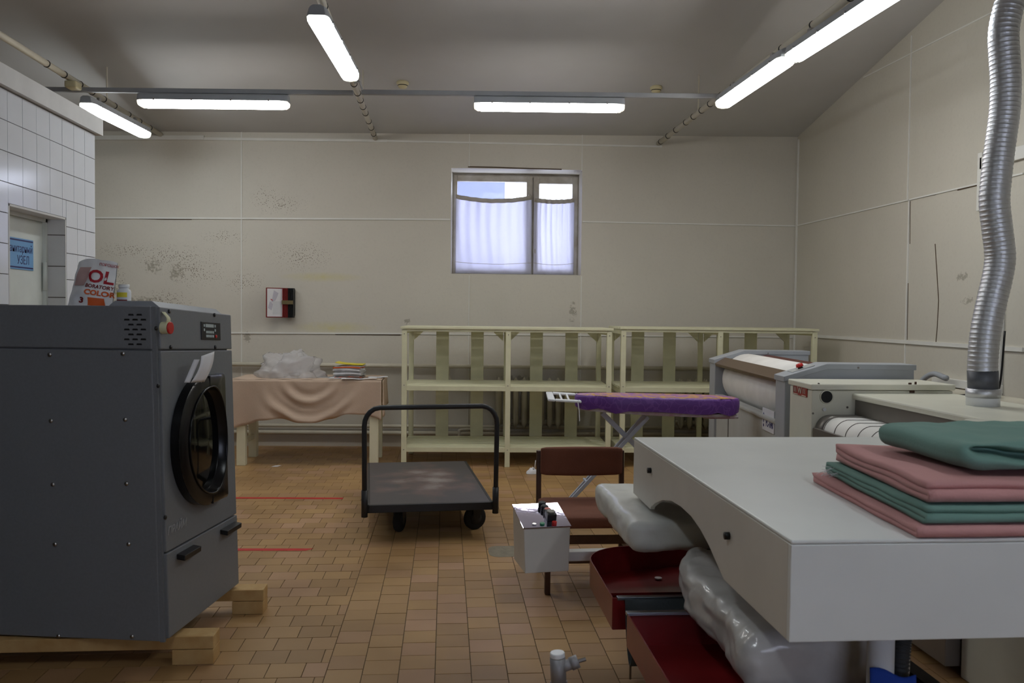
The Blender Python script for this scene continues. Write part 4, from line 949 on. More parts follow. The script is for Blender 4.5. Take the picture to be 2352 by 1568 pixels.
def caster(px, py, ang, rr=.083, swivel=True):
    c = MB().box(-.05, .05, -.04, .04, zdk-.062, zdk-.052, lambda p: TRf(V((px+p.x, py+p.y, p.z)))).build('caster', 'trolley', tr)
    dx = V((math.cos(ang), math.sin(ang), 0)); ax = V((-math.sin(ang), math.cos(ang), 0)); cc = V((px, py, rr))-dx*.03
    def wf(x, y, h): return ex*(dx.x*x+ax.x*h)+ey*(dx.y*x+ax.y*h)+V((0, 0, y))
    MB().lathe([(.02, -.024), (rr-.018, -.022), (rr-.006, -.019), (rr, -.008), (rr, .008), (rr-.006, .019), (rr-.018, .022), (.02, .024)], TRf(cc), 26, wf).build('wheel', 'rubber', c, True)
    MB().lathe([(.004, -.027), (.042, -.025), (.042, .025), (.004, .027)], TRf(cc), 16, wf).build('hub', 'trolley', c, True)
    mb = MB()
    for s in (-1, 1): mb.prism([(-.025, 0), (.025, 0), (.05, zdk-.058-rr), (-.03, zdk-.058-rr)], lambda p, h: TRf(cc)+wf(p[0], p[1], h), s*.029, s*.034)
    mb.build('fork', 'trolley', c)
caster(.215, .27, 1.15); caster(wt_-.045, .25, .35); caster(.13, lt_-.22, 1.5); caster(wt_-.13, lt_-.22, 1.5)

# ================================================================== CHAIR
ch = thing('chair', 'brown upholstered wooden chair facing the viewer', 'chair', (.78, 4.62, 0))
yf, yr_ = 4.40, 4.84
xl, xr_ = at_y(1234, 1060, yr_).x, at_y(1437, 1060, yr_).x
ztp = at_y(1240, 1035, yr_+.03).z
for x, s in ((xl, 1), (xr_-.03, -1)):
    MB().hexa([(x, yr_+.0, 0), (x+.028, yr_, 0), (x+.028, yr_+.035, 0), (x, yr_+.035, 0)], [(x, yr_+.03, ztp), (x+.028, yr_+.03, ztp), (x+.028, yr_+.06, ztp), (x, yr_+.06, ztp)]).build('back_leg', 'brown_wood', ch, bevel=.004)
    MB().box(x, x+.03, yf, yf+.035, 0, .36).build('front_leg', 'brown_wood', ch, bevel=.004)
    MB().box(x+.004, x+.024, yf+.03, yr_+.005, .30, .345).box(x+.004, x+.024, yf+.03, yr_+.005, .16, .19).build('side_rail', 'brown_wood', ch)
MB().box(xl+.03, xr_-.03, yf+.008, yf+.028, .27, .315).build('front_rail', 'brown_wood', ch); MB().box(xl+.03, xr_-.03, yf+.010, yf+.026, .165, .20).build('stretcher', 'brown_wood', ch)
MB().box(xl+.03, xr_-.03, yr_+.008, yr_+.028, .165, .195).build('stretcher', 'brown_wood', ch)
MB().rbox(((xl+xr_)/2, (yf+yr_)/2+.005, .392), ((xr_-xl)/2-.004, (yr_-yf)/2+.035, .036), .028, 12).build('seat', 'brown_seat', ch, True)
zbk0, zbk1 = at_y(1330, 1087, yr_+.02).z, at_y(1330, 1032, yr_+.02).z
cxm = (xl+xr_)/2
MB().rbox((cxm, yr_+.02, (zbk0+zbk1)/2+.005), ((xr_-xl)/2-.02, .02, (zbk1-zbk0)/2+.01), .016, 12, lambda p: p+V((0, .035*(1-(p.x/.22)**2)-.01, -.012*(1-(p.x/.22)**2)*(1 if p.z < 0 else .2)))).build('backrest', 'brown_seat', ch, True)

# ================================================================== IRONING BOARD
yi = 5.80
ib = thing('ironing_board', 'ironing board with purple patterned cover and grey crossed legs', 'ironing board', (1.45, yi, 0))
x0, x1 = at_y(1322, 915, yi).x, at_y(1692, 925, yi).x; zi = at_y(1500, 908, yi).z
Rt = Matrix.Rotation(math.radians(0.6), 3, 'Y')
def outline(n=44, g=0):
    pts = []
    L = x1-x0
    for i in range(n):
        t = 2*math.pi*i/n; c, s = math.cos(t), math.sin(t)
        x = x0+L/2+L/2*math.copysign(abs(c)**.45, c)
        u = (x-x0)/L; wd_ = .175*(1-.55*max(0, (.28-u)/.28)**1.6)*(1-.28*max(0, (u-.8)/.2)**2)
        pts.append((x, yi+(wd_-g)*math.copysign(abs(s)**.45, s)))
    return pts
top = outline(); bot = outline(44, .012)
mb = MB(); n = len(top)
lv = [(1.0, zi-.108), (1.02, zi-.06), (1.02, zi-.02), (.985, zi-.004), (.93, zi), (.5, zi+.002)]
cxb, cyb = (x0+x1)/2, yi
def zz(x, z): return z-(x-cxb)*.018
vs = []
for k, z in lv:
    for (x, y) in top:
        dip = .02*math.exp(-((x-x0)/.18)**2)+(0 if z > zi-.06 else .012*math.sin(x*31))
        vs.append(V((cxb+(x-cxb)*(1-(1-k)*.4), cyb+(y-cyb)*k, zz(x, z+(dip if z < zi-.06 else 0)))))
mb.add(vs, [(a*n+i, a*n+(i+1) % n, (a+1)*n+(i+1) % n, (a+1)*n+i) for a in range(5) for i in range(n)]+[tuple(range(5*n, 6*n))])
cv = mb.build('cover', 'purple', ib, True)
# golden scroll band along the edge of the top
mb = MB()
for i in range(60):
    u = i/60; x = x0+.06+(x1-x0-.12)*u; r_ = .010+.006*math.sin(i*1.9); yy = yi-.135+.012*math.sin(i*.9)-.0
    if u < .12: yy = yi-.135*(u/.12)**.5
    mb.add([V((x-.008, yy-r_, zz(x, zi+.0016))), V((x+.010, yy-r_*.6, zz(x, zi+.0016))), V((x+.008, yy+r_, zz(x, zi+.0018))), V((x-.010, yy+r_*.6, zz(x, zi+.0018)))], [(0, 1, 2, 3)])
mb.build('gold_scroll_print', mat('gold_print', (206, 178, 60), .6), cv)
mb = MB(); mb.prism([((x-cxb)*.97+cxb, (y-cyb)*.9+cyb) for x, y in top], lambda p, h: V((p[0], p[1], zz(p[0], zi-.108+h+(.035*max(0, (cxb+.1-p[0])))))), 0, -.022); mb.build('underside', 'boardunder', ib)
mb = MB(); mb.rbox((x1-.14, yi, zi-.140), (.12, .11, .016), .012, 5); mb.build('underside_lining', 'boardunder', ib, True)
# iron rest with three openings
hx0, hx1 = at_y(1256, 912, yi).x, x0+.03; zr = zi-.012
def restz(x): return zr+.012-(x-hx0)*.05
rw = .085
mb = MB()
def rb_(xa, xb2, ya, yb2): mb.box(xa, xb2, ya, yb2, -.016, 0, lambda p: V((p.x, yi+p.y*(1-.25*max(0, (hx0+.03-p.x)/.03)), restz(p.x)+p.z+p.y*.24)))
rb_(hx0, hx0+.05, -rw, rw); rb_(hx1-.02, hx1, -rw, rw); rb_(hx0+.05, hx1-.02, -rw, -rw+.028); rb_(hx0+.05, hx1-.02, rw-.028, rw); rb_(hx0+.09, hx0+.105, -rw+.02, rw-.02); rb_(hx0+.14, hx0+.155, -rw+.02, rw-.02)
mb.build('iron_rest', 'white_glossy', ib, bevel=.006)
MB().tube([(hx1-.03, yi-.1, zi-.03), (hx1-.02, yi-.1, zi-.1), (hx1-.015, yi-.1, zi-.17)], .0035, 6).build('tie_string', 'paper', ib)
def barp(xa, za, xb2, zb2, y, w=.022, nm='leg'):
    a, b = V((xa, y, za)), V((xb2, y, zb2)); d_ = (b-a).normalized(); nn_ = V((-d_.z, 0, d_.x))
    MB().hexa([a-nn_*w/2+V((0, -.011, 0)), b-nn_*w/2+V((0, -.011, 0)), b-nn_*w/2+V((0, .011, 0)), a-nn_*w/2+V((0, .011, 0))], [a+nn_*w/2+V((0, -.011, 0)), b+nn_*w/2+V((0, -.011, 0)), b+nn_*w/2+V((0, .011, 0)), a+nn_*w/2+V((0, .011, 0))]).build(nm, 'ironboard', ib, bevel=.004)
pa, pb2 = at_y(1383, 953, yi), at_y(1455, 1022, yi); dd_ = (pb2-pa)/(pa.z-pb2.z); e1 = pa+dd_*(pa.z-.012)
barp(pa.x, pa.z+.015, e1.x, .013, yi-.0, .036)
pa, pb2 = at_y(1478, 960, yi), at_y(1305, 1148, yi); dd_ = (pb2-pa)/(pa.z-pb2.z); e2 = pa+dd_*(pa.z-.012)
for y_ in (yi-.055, yi+.055): barp(pa.x+.02, pa.z+.015, e2.x+(.03 if y_ > yi else 0), .013, y_, .026)
MB().cyl((e2.x+.01, yi-.2, .012), (e2.x+.01, yi+.2, .012), .012, 10).build('foot_bar', 'ironboard', ib, True); MB().cyl((e1.x, yi-.2, .012), (e1.x, yi+.2, .012), .012, 10).build('foot_bar', 'ironboard', ib, True)
pm = at_y(1347, 1106, yi-.05); MB().cyl((pm.x, yi-.055, pm.z), (pm.x, yi+.055, pm.z), .009, 8).build('cross_bar', 'ironboard', ib)

# ================================================================== GREY ROLLER IRONER
th1 = math.radians(5.5); ax1 = V((math.sin(th1), math.cos(th1), 0)); bx1_ = V((math.cos(th1), -math.sin(th1), 0))
O1 = V((2.115, 5.065, 0)); L1 = 2.15
def I1(p): return O1+ax1*p.y+bx1_*p.x+V((0, 0, p.z))       # x back from the front, y along, z up
im = thing('roller_ironer', 'grey roller ironer with white cloth roll between end columns', 'ironing machine', I1(V((.4, 1, 0))))
prof1 = [(0, 0), (.80, 0), (.80, 1.205), (.26, 1.205), (.0, 1.125)]
for y0, y1, lb in ((0, .20, 'near'), (L1-.2, L1, 'far')):
    c_ = MB().prism(prof1, lambda p, y_: I1(V((p[0], y_, p[1]-.02))), y0, y1).build('end_column', 'iron_grey', im, bevel=.006)
    MB().prism([(-.008, 1.095), (-.008, 1.13), (.255, 1.212), (.81, 1.212), (.81, 1.178), (.26, 1.178)], lambda p, y_: I1(V((p[0], y_, p[1]))), y0-.006, y1+.006).build('column_cap', 'iron_grey', c_, bevel=.003)
    for x_, z_ in ((.05, 1.10), (.45, 1.19)):
        p_ = I1(V((x_, y0-.006, z_))); MB().cyl(p_, p_-ax1*.004, .006, 8).build('screw', 'guard', c_)
RC = (.27, .97); RR = .215
rl = MB(); rl.lathe([(.01, 0), (RR-.03, 0), (RR, .03), (RR, L1-.46), (RR-.03, L1-.43), (.01, L1-.43)], I1(V((RC[0], .215, RC[1]))), 40, lambda x, y, h: bx1_*x+V((0, 0, y))+ax1*h); rl.build('roll', 'roll', im, True)
MB().prism([(.0, 1.092), (.085, 1.146), (.095, 1.128), (.006, 1.068)], lambda p, y_: I1(V((p[0], y_, p[1]+.006))), .2, L1-.2).build('finger_guard', 'brown_bar', im, bevel=.004)
MB().prism([(.40, 1.155), (.45, 1.165), (.45, 1.145), (.40, 1.135)], lambda p, y_: I1(V((p[0], y_, p[1]+.012))), .2, L1-.2).box(.42, .44, .2, L1-.2, 1.10, 1.12, I1).build('rear_bar', 'maroon_bar', im)
MB().box(.02, .75, .2, L1-.2, .0, .80, I1).build('body', 'iron_front', im, bevel=.004)
MB().box(-.0, .08, .2, L1-.2, .80, .835, I1).build('feed_ledge', 'iron_front', im, bevel=.012)
MB().box(.50, .76, .2, L1-.2, .79, 1.08, I1).build('rear_housing', 'iron_grey', im)
MB().box(.016, .022, .2, L1-.65, .10, .42, I1).build('recess', 'guard', im)
MB().box(.014, .022, L1-.64, L1-.636, .1, .79, I1).build('panel_joint', 'guard', im)
pz = I1(V((.012, 0, 0))); d_ = ray(1765, 966); nn = bx1_; p_ = CAM+d_*((pz-CAM).dot(nn)/d_.dot(nn)); yl = (p_-O1).dot(ax1)
lb_ = MB().box(.013, .02, yl-.12, yl+.15, p_.z-.075, p_.z+.075, I1).build('label_plate', 'label_white', im)
text('lettering', 'PC-1640', .075, 'label_blue', lb_, I1(V((.0125, yl-.02, p_.z-.02))), -ax1, (0, 0, 1), sx=.62, bold=.002)
text('lettering', '!', .13, 'label_blue', lb_, I1(V((.0125, yl+.115, p_.z-.01))), -ax1, (0, 0, 1), sx=1, bold=.003)
d_ = ray(1838, 850); p_ = I1(V((.13, .1, 1.168)))
MB().cyl(p_, p_+V((-.008, 0, .02)), .016, 12).build('stop_button_base', 'black', im, True); MB().cyl(p_+V((-.008, 0, .02)), p_+V((-.014, 0, .036)), .024, 16, .02).build('stop_button', 'red', im, True)
MB().prism([(.06, 1.151), (.20, 1.196), (.20, 1.20), (.06, 1.155)], lambda p, y_: I1(V((p[0], y_, p[1]))), .05, .15).build('button_plate', 'iron_front', im)

# ================================================================== BEIGE IRONING CALENDER WITH DUCT
cy = thing('ironing_calender', 'beige ironing calender with flat hood and striped belt', 'ironing machine', (2.5, 4.0, 0))
c_ = MB().hexa([(2.08, 4.60, 0), (2.92, 4.60, 0), (2.92, 4.975, 0), (2.11, 4.975, 0)], [(2.08, 4.60, 1.085), (2.92, 4.60, 1.085), (2.92, 4.975, 1.085), (2.11, 4.975, 1.085)]).build('end_column', 'beige', cy, bevel=.006)
MB().hexa([(2.07, 4.59, 1.088), (2.93, 4.59, 1.088), (2.93, 4.985, 1.088), (2.10, 4.985, 1.088)], [(2.07, 4.59, 1.122), (2.93, 4.59, 1.122), (2.93, 4.985, 1.122), (2.10, 4.985, 1.122)]).build('column_cap', 'beige', c_, bevel=.006)
p_ = at_y(1898, 911, 4.6); MB().lathe([(.034, 0), (.040, .0), (.040, .006), (.034, .006)], p_, 24, lambda x, y, h: V((x, -h, y)), False).build('port_ring', 'beige', c_, True); MB().cyl(p_+V((0, -.001, 0)), p_+V((0, -.003, 0)), .035, 24).build('round_port', 'black', c_)
p_ = at_y(1892, 940, 4.6); MB().cyl(p_, p_+V((0, -.012, 0)), .011, 6).build('plug', 'white_glossy', c_)
for x, y in ((1867, 949), (1946, 935), (1880, 881), (2093, 888)):
    p_ = at_y(x, y, 4.6); MB().cyl(p_, p_+V((0, -.004, 0)), .006, 8).build('screw', 'guard', c_)
for x, y, s in ((2095, 893, .022), (2090, 884, .014), (2103, 880, .009)):
    p_ = at_y(x, y, 4.598); MB().rbox(p_, (s*.7, .0015, s), .001, 3).build('rust_chip', 'brown_wood', c_)
# logo plate on the narrow face towards the aisle
p_ = V((2.083, 4.80, at_x(1845, 890, 2.09).z-.012)); lg = MB().box(-.004, .002, -.12, .12, -.038, .028, lambda q: V((2.094+q.x+.030*q.y*0+q.y*.08, 4.79+q.y, p_.z+q.z))).build('logo_plate', 'label_red', c_)
mb = MB()
for k, (ya_, za_, yb3, zb3) in enumerate(((.11, -.03, .11, .02), (.11, .02, .03, .02), (.11, -.03, .03, -.03), (.085, -.018, .085, .01), (.06, -.018, .06, .01), (.03, .02, .012, -.02), (.012, -.02, -.004, .012), (-.004, .012, -.022, -.02), (-.022, -.02, -.04, .02), (-.04, .02, -.11, .02), (-.04, -.03, -.11, -.03), (-.065, -.018, -.065, .01), (-.09, -.018, -.09, .01))):
    a_, b_ = V((2.0885+ya_*.08, 4.79+ya_, p_.z+za_-.004)), V((2.0885+yb3*.08, 4.79+yb3, p_.z+zb3-.004)); mb.tube([a_, b_], .0022, 4)
mb.build('logo_marks', 'beige', lg)
XH0 = 2.315
MB().box(XH0, 2.93, 3.30, 4.598, 1.035, 1.07).build('hood', 'beige', cy, bevel=.01)
MB().box(XH0+.02, 2.9, 3.30, 4.598, .946, 1.034).build('hood_front', 'guard', cy)
MB().box(2.16, 2.93, 2.85, 3.298, 0, 1.06).box(2.15, 2.94, 2.84, 3.31, 1.062, 1.085).build('near_end_column', 'beige', cy, bevel=.006)
bc_ = V((2.185, 0, .862)); rbt = .082
MB().lathe([(.01, 0), (rbt, 0), (rbt, 1.19), (.01, 1.19)], (bc_.x, 3.31, bc_.z), 30, lambda x, y, h: V((x, h, y))).build('belt_roller', 'belt', cy, True)
MB().box(bc_.x, 2.9, 3.31, 4.50, bc_.z+.0, bc_.z+rbt).build('belt_bed', 'belt', cy)
MB().lathe([(.01, 0), (rbt+.003, 0), (rbt+.003, .09), (.01, .09)], (bc_.x, 4.505, bc_.z), 30, lambda x, y, h: V((x, h, y))).box(bc_.x, 2.9, 4.505, 4.595, bc_.z, bc_.z+rbt+.003).build('roller_end_guard', 'guard', cy, True)
for y_ in [4.49-.125*i for i in range(9)]:
    mb = MB(); mb.tube([V((bc_.x+(rbt+.001)*math.cos(t), y_, bc_.z+(rbt+.001)*math.sin(t))) for t in [math.pi*.5+math.pi*.6*i/10 for i in range(11)]]+[V((bc_.x, y_, bc_.z+rbt+.001))][:0], .0022, 4); mb.tube([V((bc_.x, y_, bc_.z+rbt+.001)), V((2.34, y_-.01, bc_.z+rbt+.001))], .002, 4)
    mb.build('belt_seam', 'guard', cy)
MB().box(2.085, 2.10, 3.31, 4.59, .50, .875).box(2.10, 2.9, 3.31, 4.59, .04, .50).build('front_guard', 'guard', cy, bevel=.004)
p_ = V((1.98, 4.72, .66))
MB().hexa([(1.62, 4.62, .69), (2.08, 4.62, .74), (2.08, 4.95, .74), (1.62, 4.95, .69)], [(1.62, 4.62, .70), (2.08, 4.62, .75), (2.08, 4.95, .75), (1.62, 4.95, .70)]).build('side_tray', 'darkcloth', cy)
# flexible duct
yd = 3.96; du = thing('flexible_duct', 'ribbed aluminium flexible duct rising from the beige calender hood', 'duct', at_y(2257, 940, yd)); 
def dp(x, y): return at_y(x, y, yd)
base = dp(2257, 938); base.z = 1.07
pts = [dp(2257, 855), dp(2258, 820), dp(2264, 760), dp(2278, 690), dp(2290, 640), dp(2297, 590), dp(2291, 530), dp(2284, 465), dp(2288, 410), dp(2296, 340), dp(2307, 260), dp(2310, 190), dp(2307, 130), dp(2305, 80), dp(2312, 35), dp(2328, -10)]
pts += [V((pts[-1].x+.10, yd, pts[-1].z+.12)), V((3.15, yd, 3.32)), V((3.6, yd, 3.42)), V((XR-.004, yd, 3.44))]
path = bez(pts, 44); rd = .068
# resample for even ribs
acc = [0]
for a, b in zip(path, path[1:]): acc.append(acc[-1]+(b-a).length)
N = int(acc[-1]/.0032); ev = []; j = 0
for i in range(N+1):
    s_ = acc[-1]*i/N
    while j < len(acc)-2 and acc[j+1] < s_: j += 1
    f = (s_-acc[j])/max(1e-9, acc[j+1]-acc[j]); ev.append(path[j].lerp(path[j+1], f))
def rib(i, t): return rd*(1+.036*math.exp(-(((i*.0032) % .0224-.0112)/.0026)**2)+.003*math.sin(i*.37))
MB().tube(ev, rd, 22, False, rib).build('foil_hose', 'alu', du, True)
MB().cyl(V((base.x, yd, 1.155)), V((pts[0].x, yd, pts[0].z+.01)), rd+.002, 24).build('taped_joint', 'ducttape', du, True)
MB().lathe([(rd-.01, 0), (rd+.008, 0), (rd+.008, .085), (rd-.01, .085)], (base.x, yd, 1.07), 28).build('collar', 'white_glossy', du, True)
MB().lathe([(rd, .0), (rd+.011, .0), (rd+.011, .042), (rd, .042)], (base.x, yd, 1.112), 28).build('foil_band', 'alu', du, True)

# ================================================================== PRESS MACHINE IN THE FOREGROUND
PX0, PX1, PY0, PY1, PZ1, PZ0 = .803, 1.96, 1.868, 3.50, .982, .742
pm_ = thing('pressing_machine', 'white pressing machine with arched side panel and red trays', 'pressing machine', (1.3, 2.6, 0))
tilt = lambda x: 0
MB().box(PX0+.0005, PX1, PY0+.0005, PY1, PZ1-.010, PZ1).build('top_panel', 'press', pm_, bevel=.004)
MB().box(PX0, PX1, PY0, PY0+.018, PZ0, PZ1-.0105).build('front_panel', 'press', pm_, bevel=.002)
MB().box(PX0+.02, PX1, PY1-.02, PY1, PZ0, PZ1-.013).box(PX1-.02, PX1, PY0+.02, PY1-.02, PZ0, PZ1-.013).build('rear_panels', 'press_side', pm_)
arc = [(2.33, PZ0), (2.40, .772), (2.47, .802), (2.56, .829), (2.66, .846), (2.78, .850), (2.90, .843), (3.02, .818), (3.12, .785), (3.19, PZ0+.012), (3.2, PZ0)]
prof2 = [(PY0+.0185, PZ0)]+arc+[(PY1, PZ0), (PY1, PZ1-.0105), (PY0+.0185, PZ1-.0105)]
MB().prism(prof2, lambda p, x: V((x, p[0], p[1])), PX0, PX0+.018).build('side_panel', 'press_side', pm_, bevel=.002)
for x, y in ((1495, 1080), (1675, 1230)):
    p_ = at_x(x, y, PX0); MB().cyl(p_, p_+V((-.014, 0, 0)), .011, 12).build('bolt', 'black', pm_, True)
# legs, hose, base
lx = at_y(2022, 1530, 2.03).x; zr_ = at_y(2022, 1545, 2.0).z
for x, y in ((lx, 2.03), (1.75, 3.2), (1.2, 3.25)):
    MB().cyl((x, y, .012), (x, y, PZ0+.05), .033, 20).build('leg', 'white_glossy', pm_, True)
MB().box(.95, 1.85, 1.98, 3.4, 0, .03).build('base_plate', 'trolley', pm_)
hp = bez([V((lx+.085, 2.06, PZ0+.03)), V((lx+.078, 2.06, .70)), V((lx+.062, 2.05, .58)), V((lx+.08, 2.1, .3)), V((lx+.25, 2.3, .05))], 60)
MB().tube(hp, .022, 12, True, lambda i, t: .022*(1+.10*math.sin(i*1.6))).build('hose', 'hose', pm_, True)
tag(MB().grid(10, 8, lambda u, v: V((lx-.045+.12*u, 1.99-.010*math.sin(u*3)+.008*v, zr_-.12+.135*v*(1-.18*u)+.006*math.sin(u*7)))).build('rag', 'blue_rag', smooth=True, solid=.004), 'blue rag wrapped round the white machine leg', 'rag')
# padded boards
def wr1(p): return p+V((.012*noise.noise(p*9)+.006*noise.noise(p*26), .012*noise.noise(p*9+V((4, 0, 0)))+.005*noise.noise(p*24), .004*noise.noise(p*14)-.012*max(0, -p.z)/.05*(1+noise.noise(p*15))))
def wr2(p):
    k = noise.noise(p*7+V((1, 5, 2))); return p+V((.022*k+.010*noise.noise(p*24), .016*noise.noise(p*9), .012*noise.noise(p*11)+.005*noise.noise(p*30)))
MB().rbox((.985, 3.45, .668), (.29, .37, .054), .034, 30, wr1).build('far_padded_board', 'pad', pm_, True)
MB().rbox((1.055, 2.60, .560), (.235, .44, .080), .05, 44, lambda p: wr2(p)+V((.10*max(0, (p.y-.2)/.24)**2, 0, 0))).build('near_padded_board', 'pad2', pm_, True)
MB().box(1.0, 1.45, 2.3, 3.6, .58, .612).build('board_carrier', 'trolley', pm_)
# red trays (open troughs)
def tray(y0, y1, xa, xb2, z0, z1, rc, nm, round_far):
    out = []
    if round_far: out = [(xb2, y1+.18)]+[(xa+rc-rc*math.sin(t), y1-rc*.0+rc*(math.cos(t)-1)+.0) for t in [i*math.pi/2/8 for i in range(9)]]
    else: out = [(xb2, y1), (xa, y1)]
    out += [(xa, y0), (xb2, y0)]
    n = len(out); mb = MB()
    for i in range(n-1):
        (a, b), (c, d) = out[i], out[i+1]
        if not round_far and i == 0 or True:
            if abs(b-y0) < 1e-6 and abs(d-y0) < 1e-6: h1 = z1
            else: h1 = z1
            mb.add([(a, b, z0), (c, d, z0), (c, d, h1), (a, b, h1)], [(0, 1, 2, 3)])
    mb.add([(a, b, z0) for a, b in out], [tuple(range(n))])
    t_ = mb.build(nm, 'maroon', pm_, solid=.004)
    return t_
t1 = tray(3.03, 3.72, .625, 1.5, .335, .452, .22, 'far_tray', True)
t2 = tray(2.0, 2.87, .645, 1.5, .335, .452, .05, 'near_tray', False)
for y_, t_ in ((3.03, t1), (2.87, t2)): MB().box(.64, 1.5, y_-.012, y_+.012, .446, .458).build('rim_strip', 'zinc', t_, bevel=.002)
MB().prism([(.63, 3.45), (1.5, 3.45), (1.5, 3.38), (.63, 3.38)], lambda p, z: V((p[0], p[1], z)), .34, .352).build('tray_step', 'maroon', t1)
MB().grid(6, 14, lambda u, v: V((.668+.84*u, 3.018-.14*v-.02*math.sin(math.pi*v), .45-.21*math.sin(math.pi*v)**.6-.0))).build('canvas_sling', 'darkcloth', pm_, True, solid=.003)
MB().cyl((.672, 2.93, .245), (.672, 2.93, .19), .004, 6).build('sling_cord', 'brown_bar', pm_)
MB().box(1.45, 1.5, 2.0, 3.7, .03, .40).build('tray_support', 'trolley', pm_)
p_ = at_z(1512, 1328, .342); tag(MB().cyl(p_, p_+V((0, 0, .004)), .016, 18).build('disc', 'paper'), 'small pale disc lying in the far red tray', 'disc')
# control box on its arm
cb0 = [at_z(1203, 1211, .59), at_z(1310, 1206, .59)]; w_ = (cb0[1]-cb0[0]).length; cxv = (cb0[1]-cb0[0]).normalized(); cyv = V((-cxv.y, cxv.x, 0))
def CB(p): return cb0[0]+cxv*p.x+cyv*p.y+V((0, 0, p.z-.59))
hbx = .21; dbx = .215; rise = .050
kx = MB().hexa([CB(V((.008, 0, .39))), CB(V((w_-.004, 0, .39))), CB(V((w_-.004, dbx, .39))), CB(V((.008, dbx, .39)))], [CB(V((0, 0, .582))), CB(V((w_, 0, .582))), CB(V((w_, dbx, .582+rise))), CB(V((0, dbx, .582+rise)))]).build('control_box', 'press_side', pm_, bevel=.004)
sl = rise/dbx
def CT(x, y, h=0): return CB(V((x, y-h*sl, .584+y*sl+h)))
MB().hexa([CT(-.004, -.004), CT(w_+.004, -.004), CT(w_+.004, dbx+.004), CT(-.004, dbx+.004)], [CT(-.004, -.004, .006), CT(w_+.004, -.004, .006), CT(w_+.004, dbx+.004, .006), CT(-.004, dbx+.004, .006)]).build('control_plate', 'chrome', kx, bevel=.002)
def btn(x, y, r_, h, m_, nm='button'): MB().cyl(CT(x, y, .006), CT(x, y, .006+h), r_, 16).build(nm, m_, kx, True, bevel=.002)
MB().hexa([CT(w_*.56, .045, .006), CT(w_*.76, .045, .006), CT(w_*.76, .10, .006), CT(w_*.56, .10, .006)], [CT(w_*.56, .045, .036), CT(w_*.76, .045, .036), CT(w_*.76, .10, .036), CT(w_*.56, .10, .036)]).build('switch_body', 'black', kx, bevel=.004)
btn(w_*.66, .072, .017, .036, mat('switch_grey', (150, 146, 136), .5), 'switch_cap')
btn(w_*.65, .118, .018, .020, 'black'); btn(w_*.65, .118, .014, .024, mat('coral_button', (206, 116, 100), .5))
btn(w_*.63, .150, .018, .020, 'black'); btn(w_*.63, .150, .014, .023, 'hose'); btn(w_*.61, .180, .018, .022, 'black'); btn(w_*.61, .180, .014, .025, 'hose')
btn(w_*.42, .022, .011, .006, 'led_g'); btn(w_*.68, .022, .011, .010, 'red'); btn(w_*.25, .024, .010, .004, 'steel')
MB().box(0, .30, -.0, .05, -.022, .022, lambda p: CB(V((w_+p.x-.004, .06+p.y+p.x*.25, .435+p.z-p.x*.1)))).build('control_arm', 'press', pm_, bevel=.004)

# folded fabrics on the press
def folded(name, m_, label, xa, xb2, yn, yfar, z0, layers, t, skew, seed, wob=.004):
    """serpentine folded cloth: near edge rounded folds, layer edges seen on the left"""
    cl_ = []; z = z0+t/2
    for k in range(layers):
        ys = [yfar-(yfar-yn-t)*i/12 for i in range(13)]
        if k % 2: ys = ys[::-1]
        for y in ys: cl_.append((y, z))
        if k < layers-1:
            s = -1 if k % 2 == 0 else 1; ye = ys[-1]
            for a in (.25, .5, .75): cl_.append((ye+s*t*.62*math.sin(math.pi*a), z+t*1.04*(1-math.cos(math.pi*a))/2))
        z += t*1.04
    mb = MB(); NX = 26; n = len(cl_)
    nrm = []
    for i in range(n):
        a, b = cl_[max(i-1, 0)], cl_[min(i+1, n-1)]; dy, dz = b[0]-a[0], b[1]-a[1]; l_ = math.hypot(dy, dz) or 1; nrm.append((-dz/l_, dy/l_))
    loop = [(cl_[i][0]+nrm[i][0]*t*.47, cl_[i][1]+nrm[i][1]*t*.47) for i in range(n)]+[(cl_[i][0]-nrm[i][0]*t*.47, cl_[i][1]-nrm[i][1]*t*.47) for i in range(n-1, -1, -1)]
    m2 = len(loop); vs = []
    for j in range(NX+1):
        u = j/NX
        for (y, z) in loop:
            x = xa+(xb2-xa)*u+skew*(y-yn)+(.010*noise.noise(V((y*6, z*60, seed))) if j == 0 else 0)
            zz_ = z+wob*noise.noise(V((x*5, y*5, seed+z*8)))*(1 if z > z0+t*.6 else .1); vs.append(V((x, y+.004*noise.noise(V((x*6, z*30, seed)))+.02*skew, max(zz_, z0+.0005))))
    fs = [(j*m2+i, j*m2+(i+1) % m2, (j+1)*m2+(i+1) % m2, (j+1)*m2+i) for j in range(NX) for i in range(m2)]
    nl = n
    for e, off in ((0, 0), (1, NX*m2)):
        for i in range(nl-1): fs.append((off+i, off+i+1, off+m2-2-i, off+m2-1-i) if e else (off+m2-1-i, off+m2-2-i, off+i+1, off+i))
    mb.add(vs, fs); return tag(mb.build(name, m_, smooth=True), label, 'folded cloth', 'folded fabrics on the press')
zs = PZ1+.001
folded('folded_fabric', 'pink', 'lowest pink folded fabric of the stack, lying on the white press', 1.11, 1.86, 1.862, 2.54, zs, 2, .0135, .07, 1.0); zs += .031
folded('folded_fabric', 'green', 'thin green folded fabric between the two pink ones', 1.135, 1.86, 1.872, 2.50, zs, 3, .0125, .08, 2.0); zs += .043
folded('folded_fabric', 'pink', 'upper pink folded fabric right under the green bundle', 1.155, 1.86, 1.90, 2.50, zs, 3, .0150, .10, 3.0, .008); zs += .053
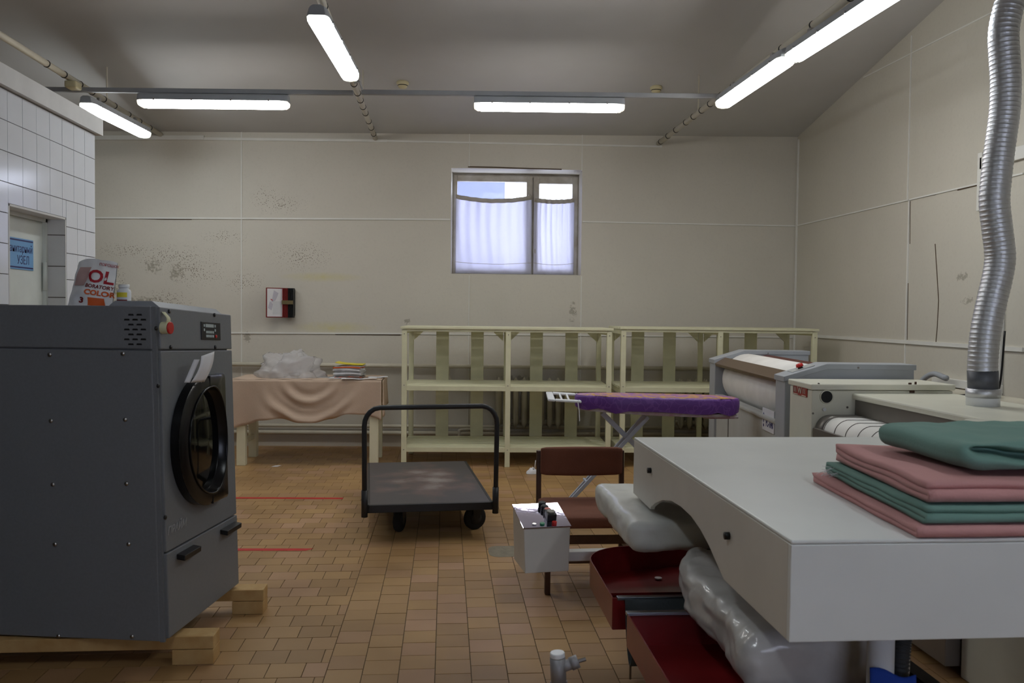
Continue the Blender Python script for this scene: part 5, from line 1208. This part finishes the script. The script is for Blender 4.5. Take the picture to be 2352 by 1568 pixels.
def bundle(p):
    nx = p.x/.42; g = .018-.17*max(0, (p.x+.39))
    crease = math.exp(-((p.z-g)/.012)**2)*(1/(1+math.exp(-(p.x+.405)*110)))
    q = p.copy()
    if p.y < 0: q.y += .065*crease
    q.z *= 1-.18*max(0, -nx)**2; q.z += .010*noise.noise(V((p.x*5, p.y*5, 2)))+.006*noise.noise(V((p.x*14, p.y*9, 6)))
    q.y += .012*noise.noise(V((p.x*6, p.z*14, 9)))
    return q
tag(MB().rbox((1.735, 2.205, zs+.044), (.44, .225, .039), .035, 56, bundle).build('folded_fabric', 'green', smooth=True), 'thick green folded fabric bundle on top of the stack', 'folded cloth', 'folded fabrics on the press')

# loose threads at the frayed corner of the green cloth
ft_ = [o for o in bpy.data.objects if o.name == 'folded_fabric.001'][0]
mb = MB()
for i in range(14):
    p = V((1.185+.01*random.random(), 2.42+.08*random.random(), 1.016+.034*random.random())); d_ = V((-1, random.uniform(-.5, .8), random.uniform(-.5, .7))).normalized()
    mb.tube([p, p+d_*.02, p+d_*.035+V((0, 0, -.006*random.random()))], .0007, 4)
mb.build('loose_threads', 'paper', ft_)['kind'] = 'stuff'

# valve pipe near the viewer
vp = at_y(1283, 1510, 2.35); vt = at_y(1280, 1497, 2.35)
vv = thing('valve_pipe', 'grey standpipe with a small valve standing before the press', 'valve', (vp.x+.02, 2.35, 0))
axv = V((vp.x+.028, 2.35, 0)); tp = V((vt.x, 2.35, vt.z))
dv = (tp-axv).normalized()
MB().cyl(axv, tp-dv*.02, .019, 16).build('pipe', 'grey_valve', vv, True)
MB().cyl(tp-dv*.09, tp-dv*.016, .0225, 12).build('tee_body', 'grey_valve', vv, True); MB().cyl(tp-dv*.015, tp, .0215, 16).build('end_cap', 'white_glossy', vv, True, bevel=.003); MB().cyl(tp-dv*.10, tp-dv*.085, .025, 6).build('coupling_nut', 'grey_valve', vv)
b0 = tp-dv*.048; b1 = b0+V((.052, 0, .018)); MB().cyl(b0, b1, .016, 14).build('branch', 'grey_valve', vv, True); MB().cyl(b1-V((.016, 0, .006)), b1+V((.006, 0, .003)), .02, 8).build('branch_nut', 'grey_valve', vv, True); MB().tube([b1, b1+V((.028, 0, .008))], .006, 8).build('spindle', 'guard', vv)
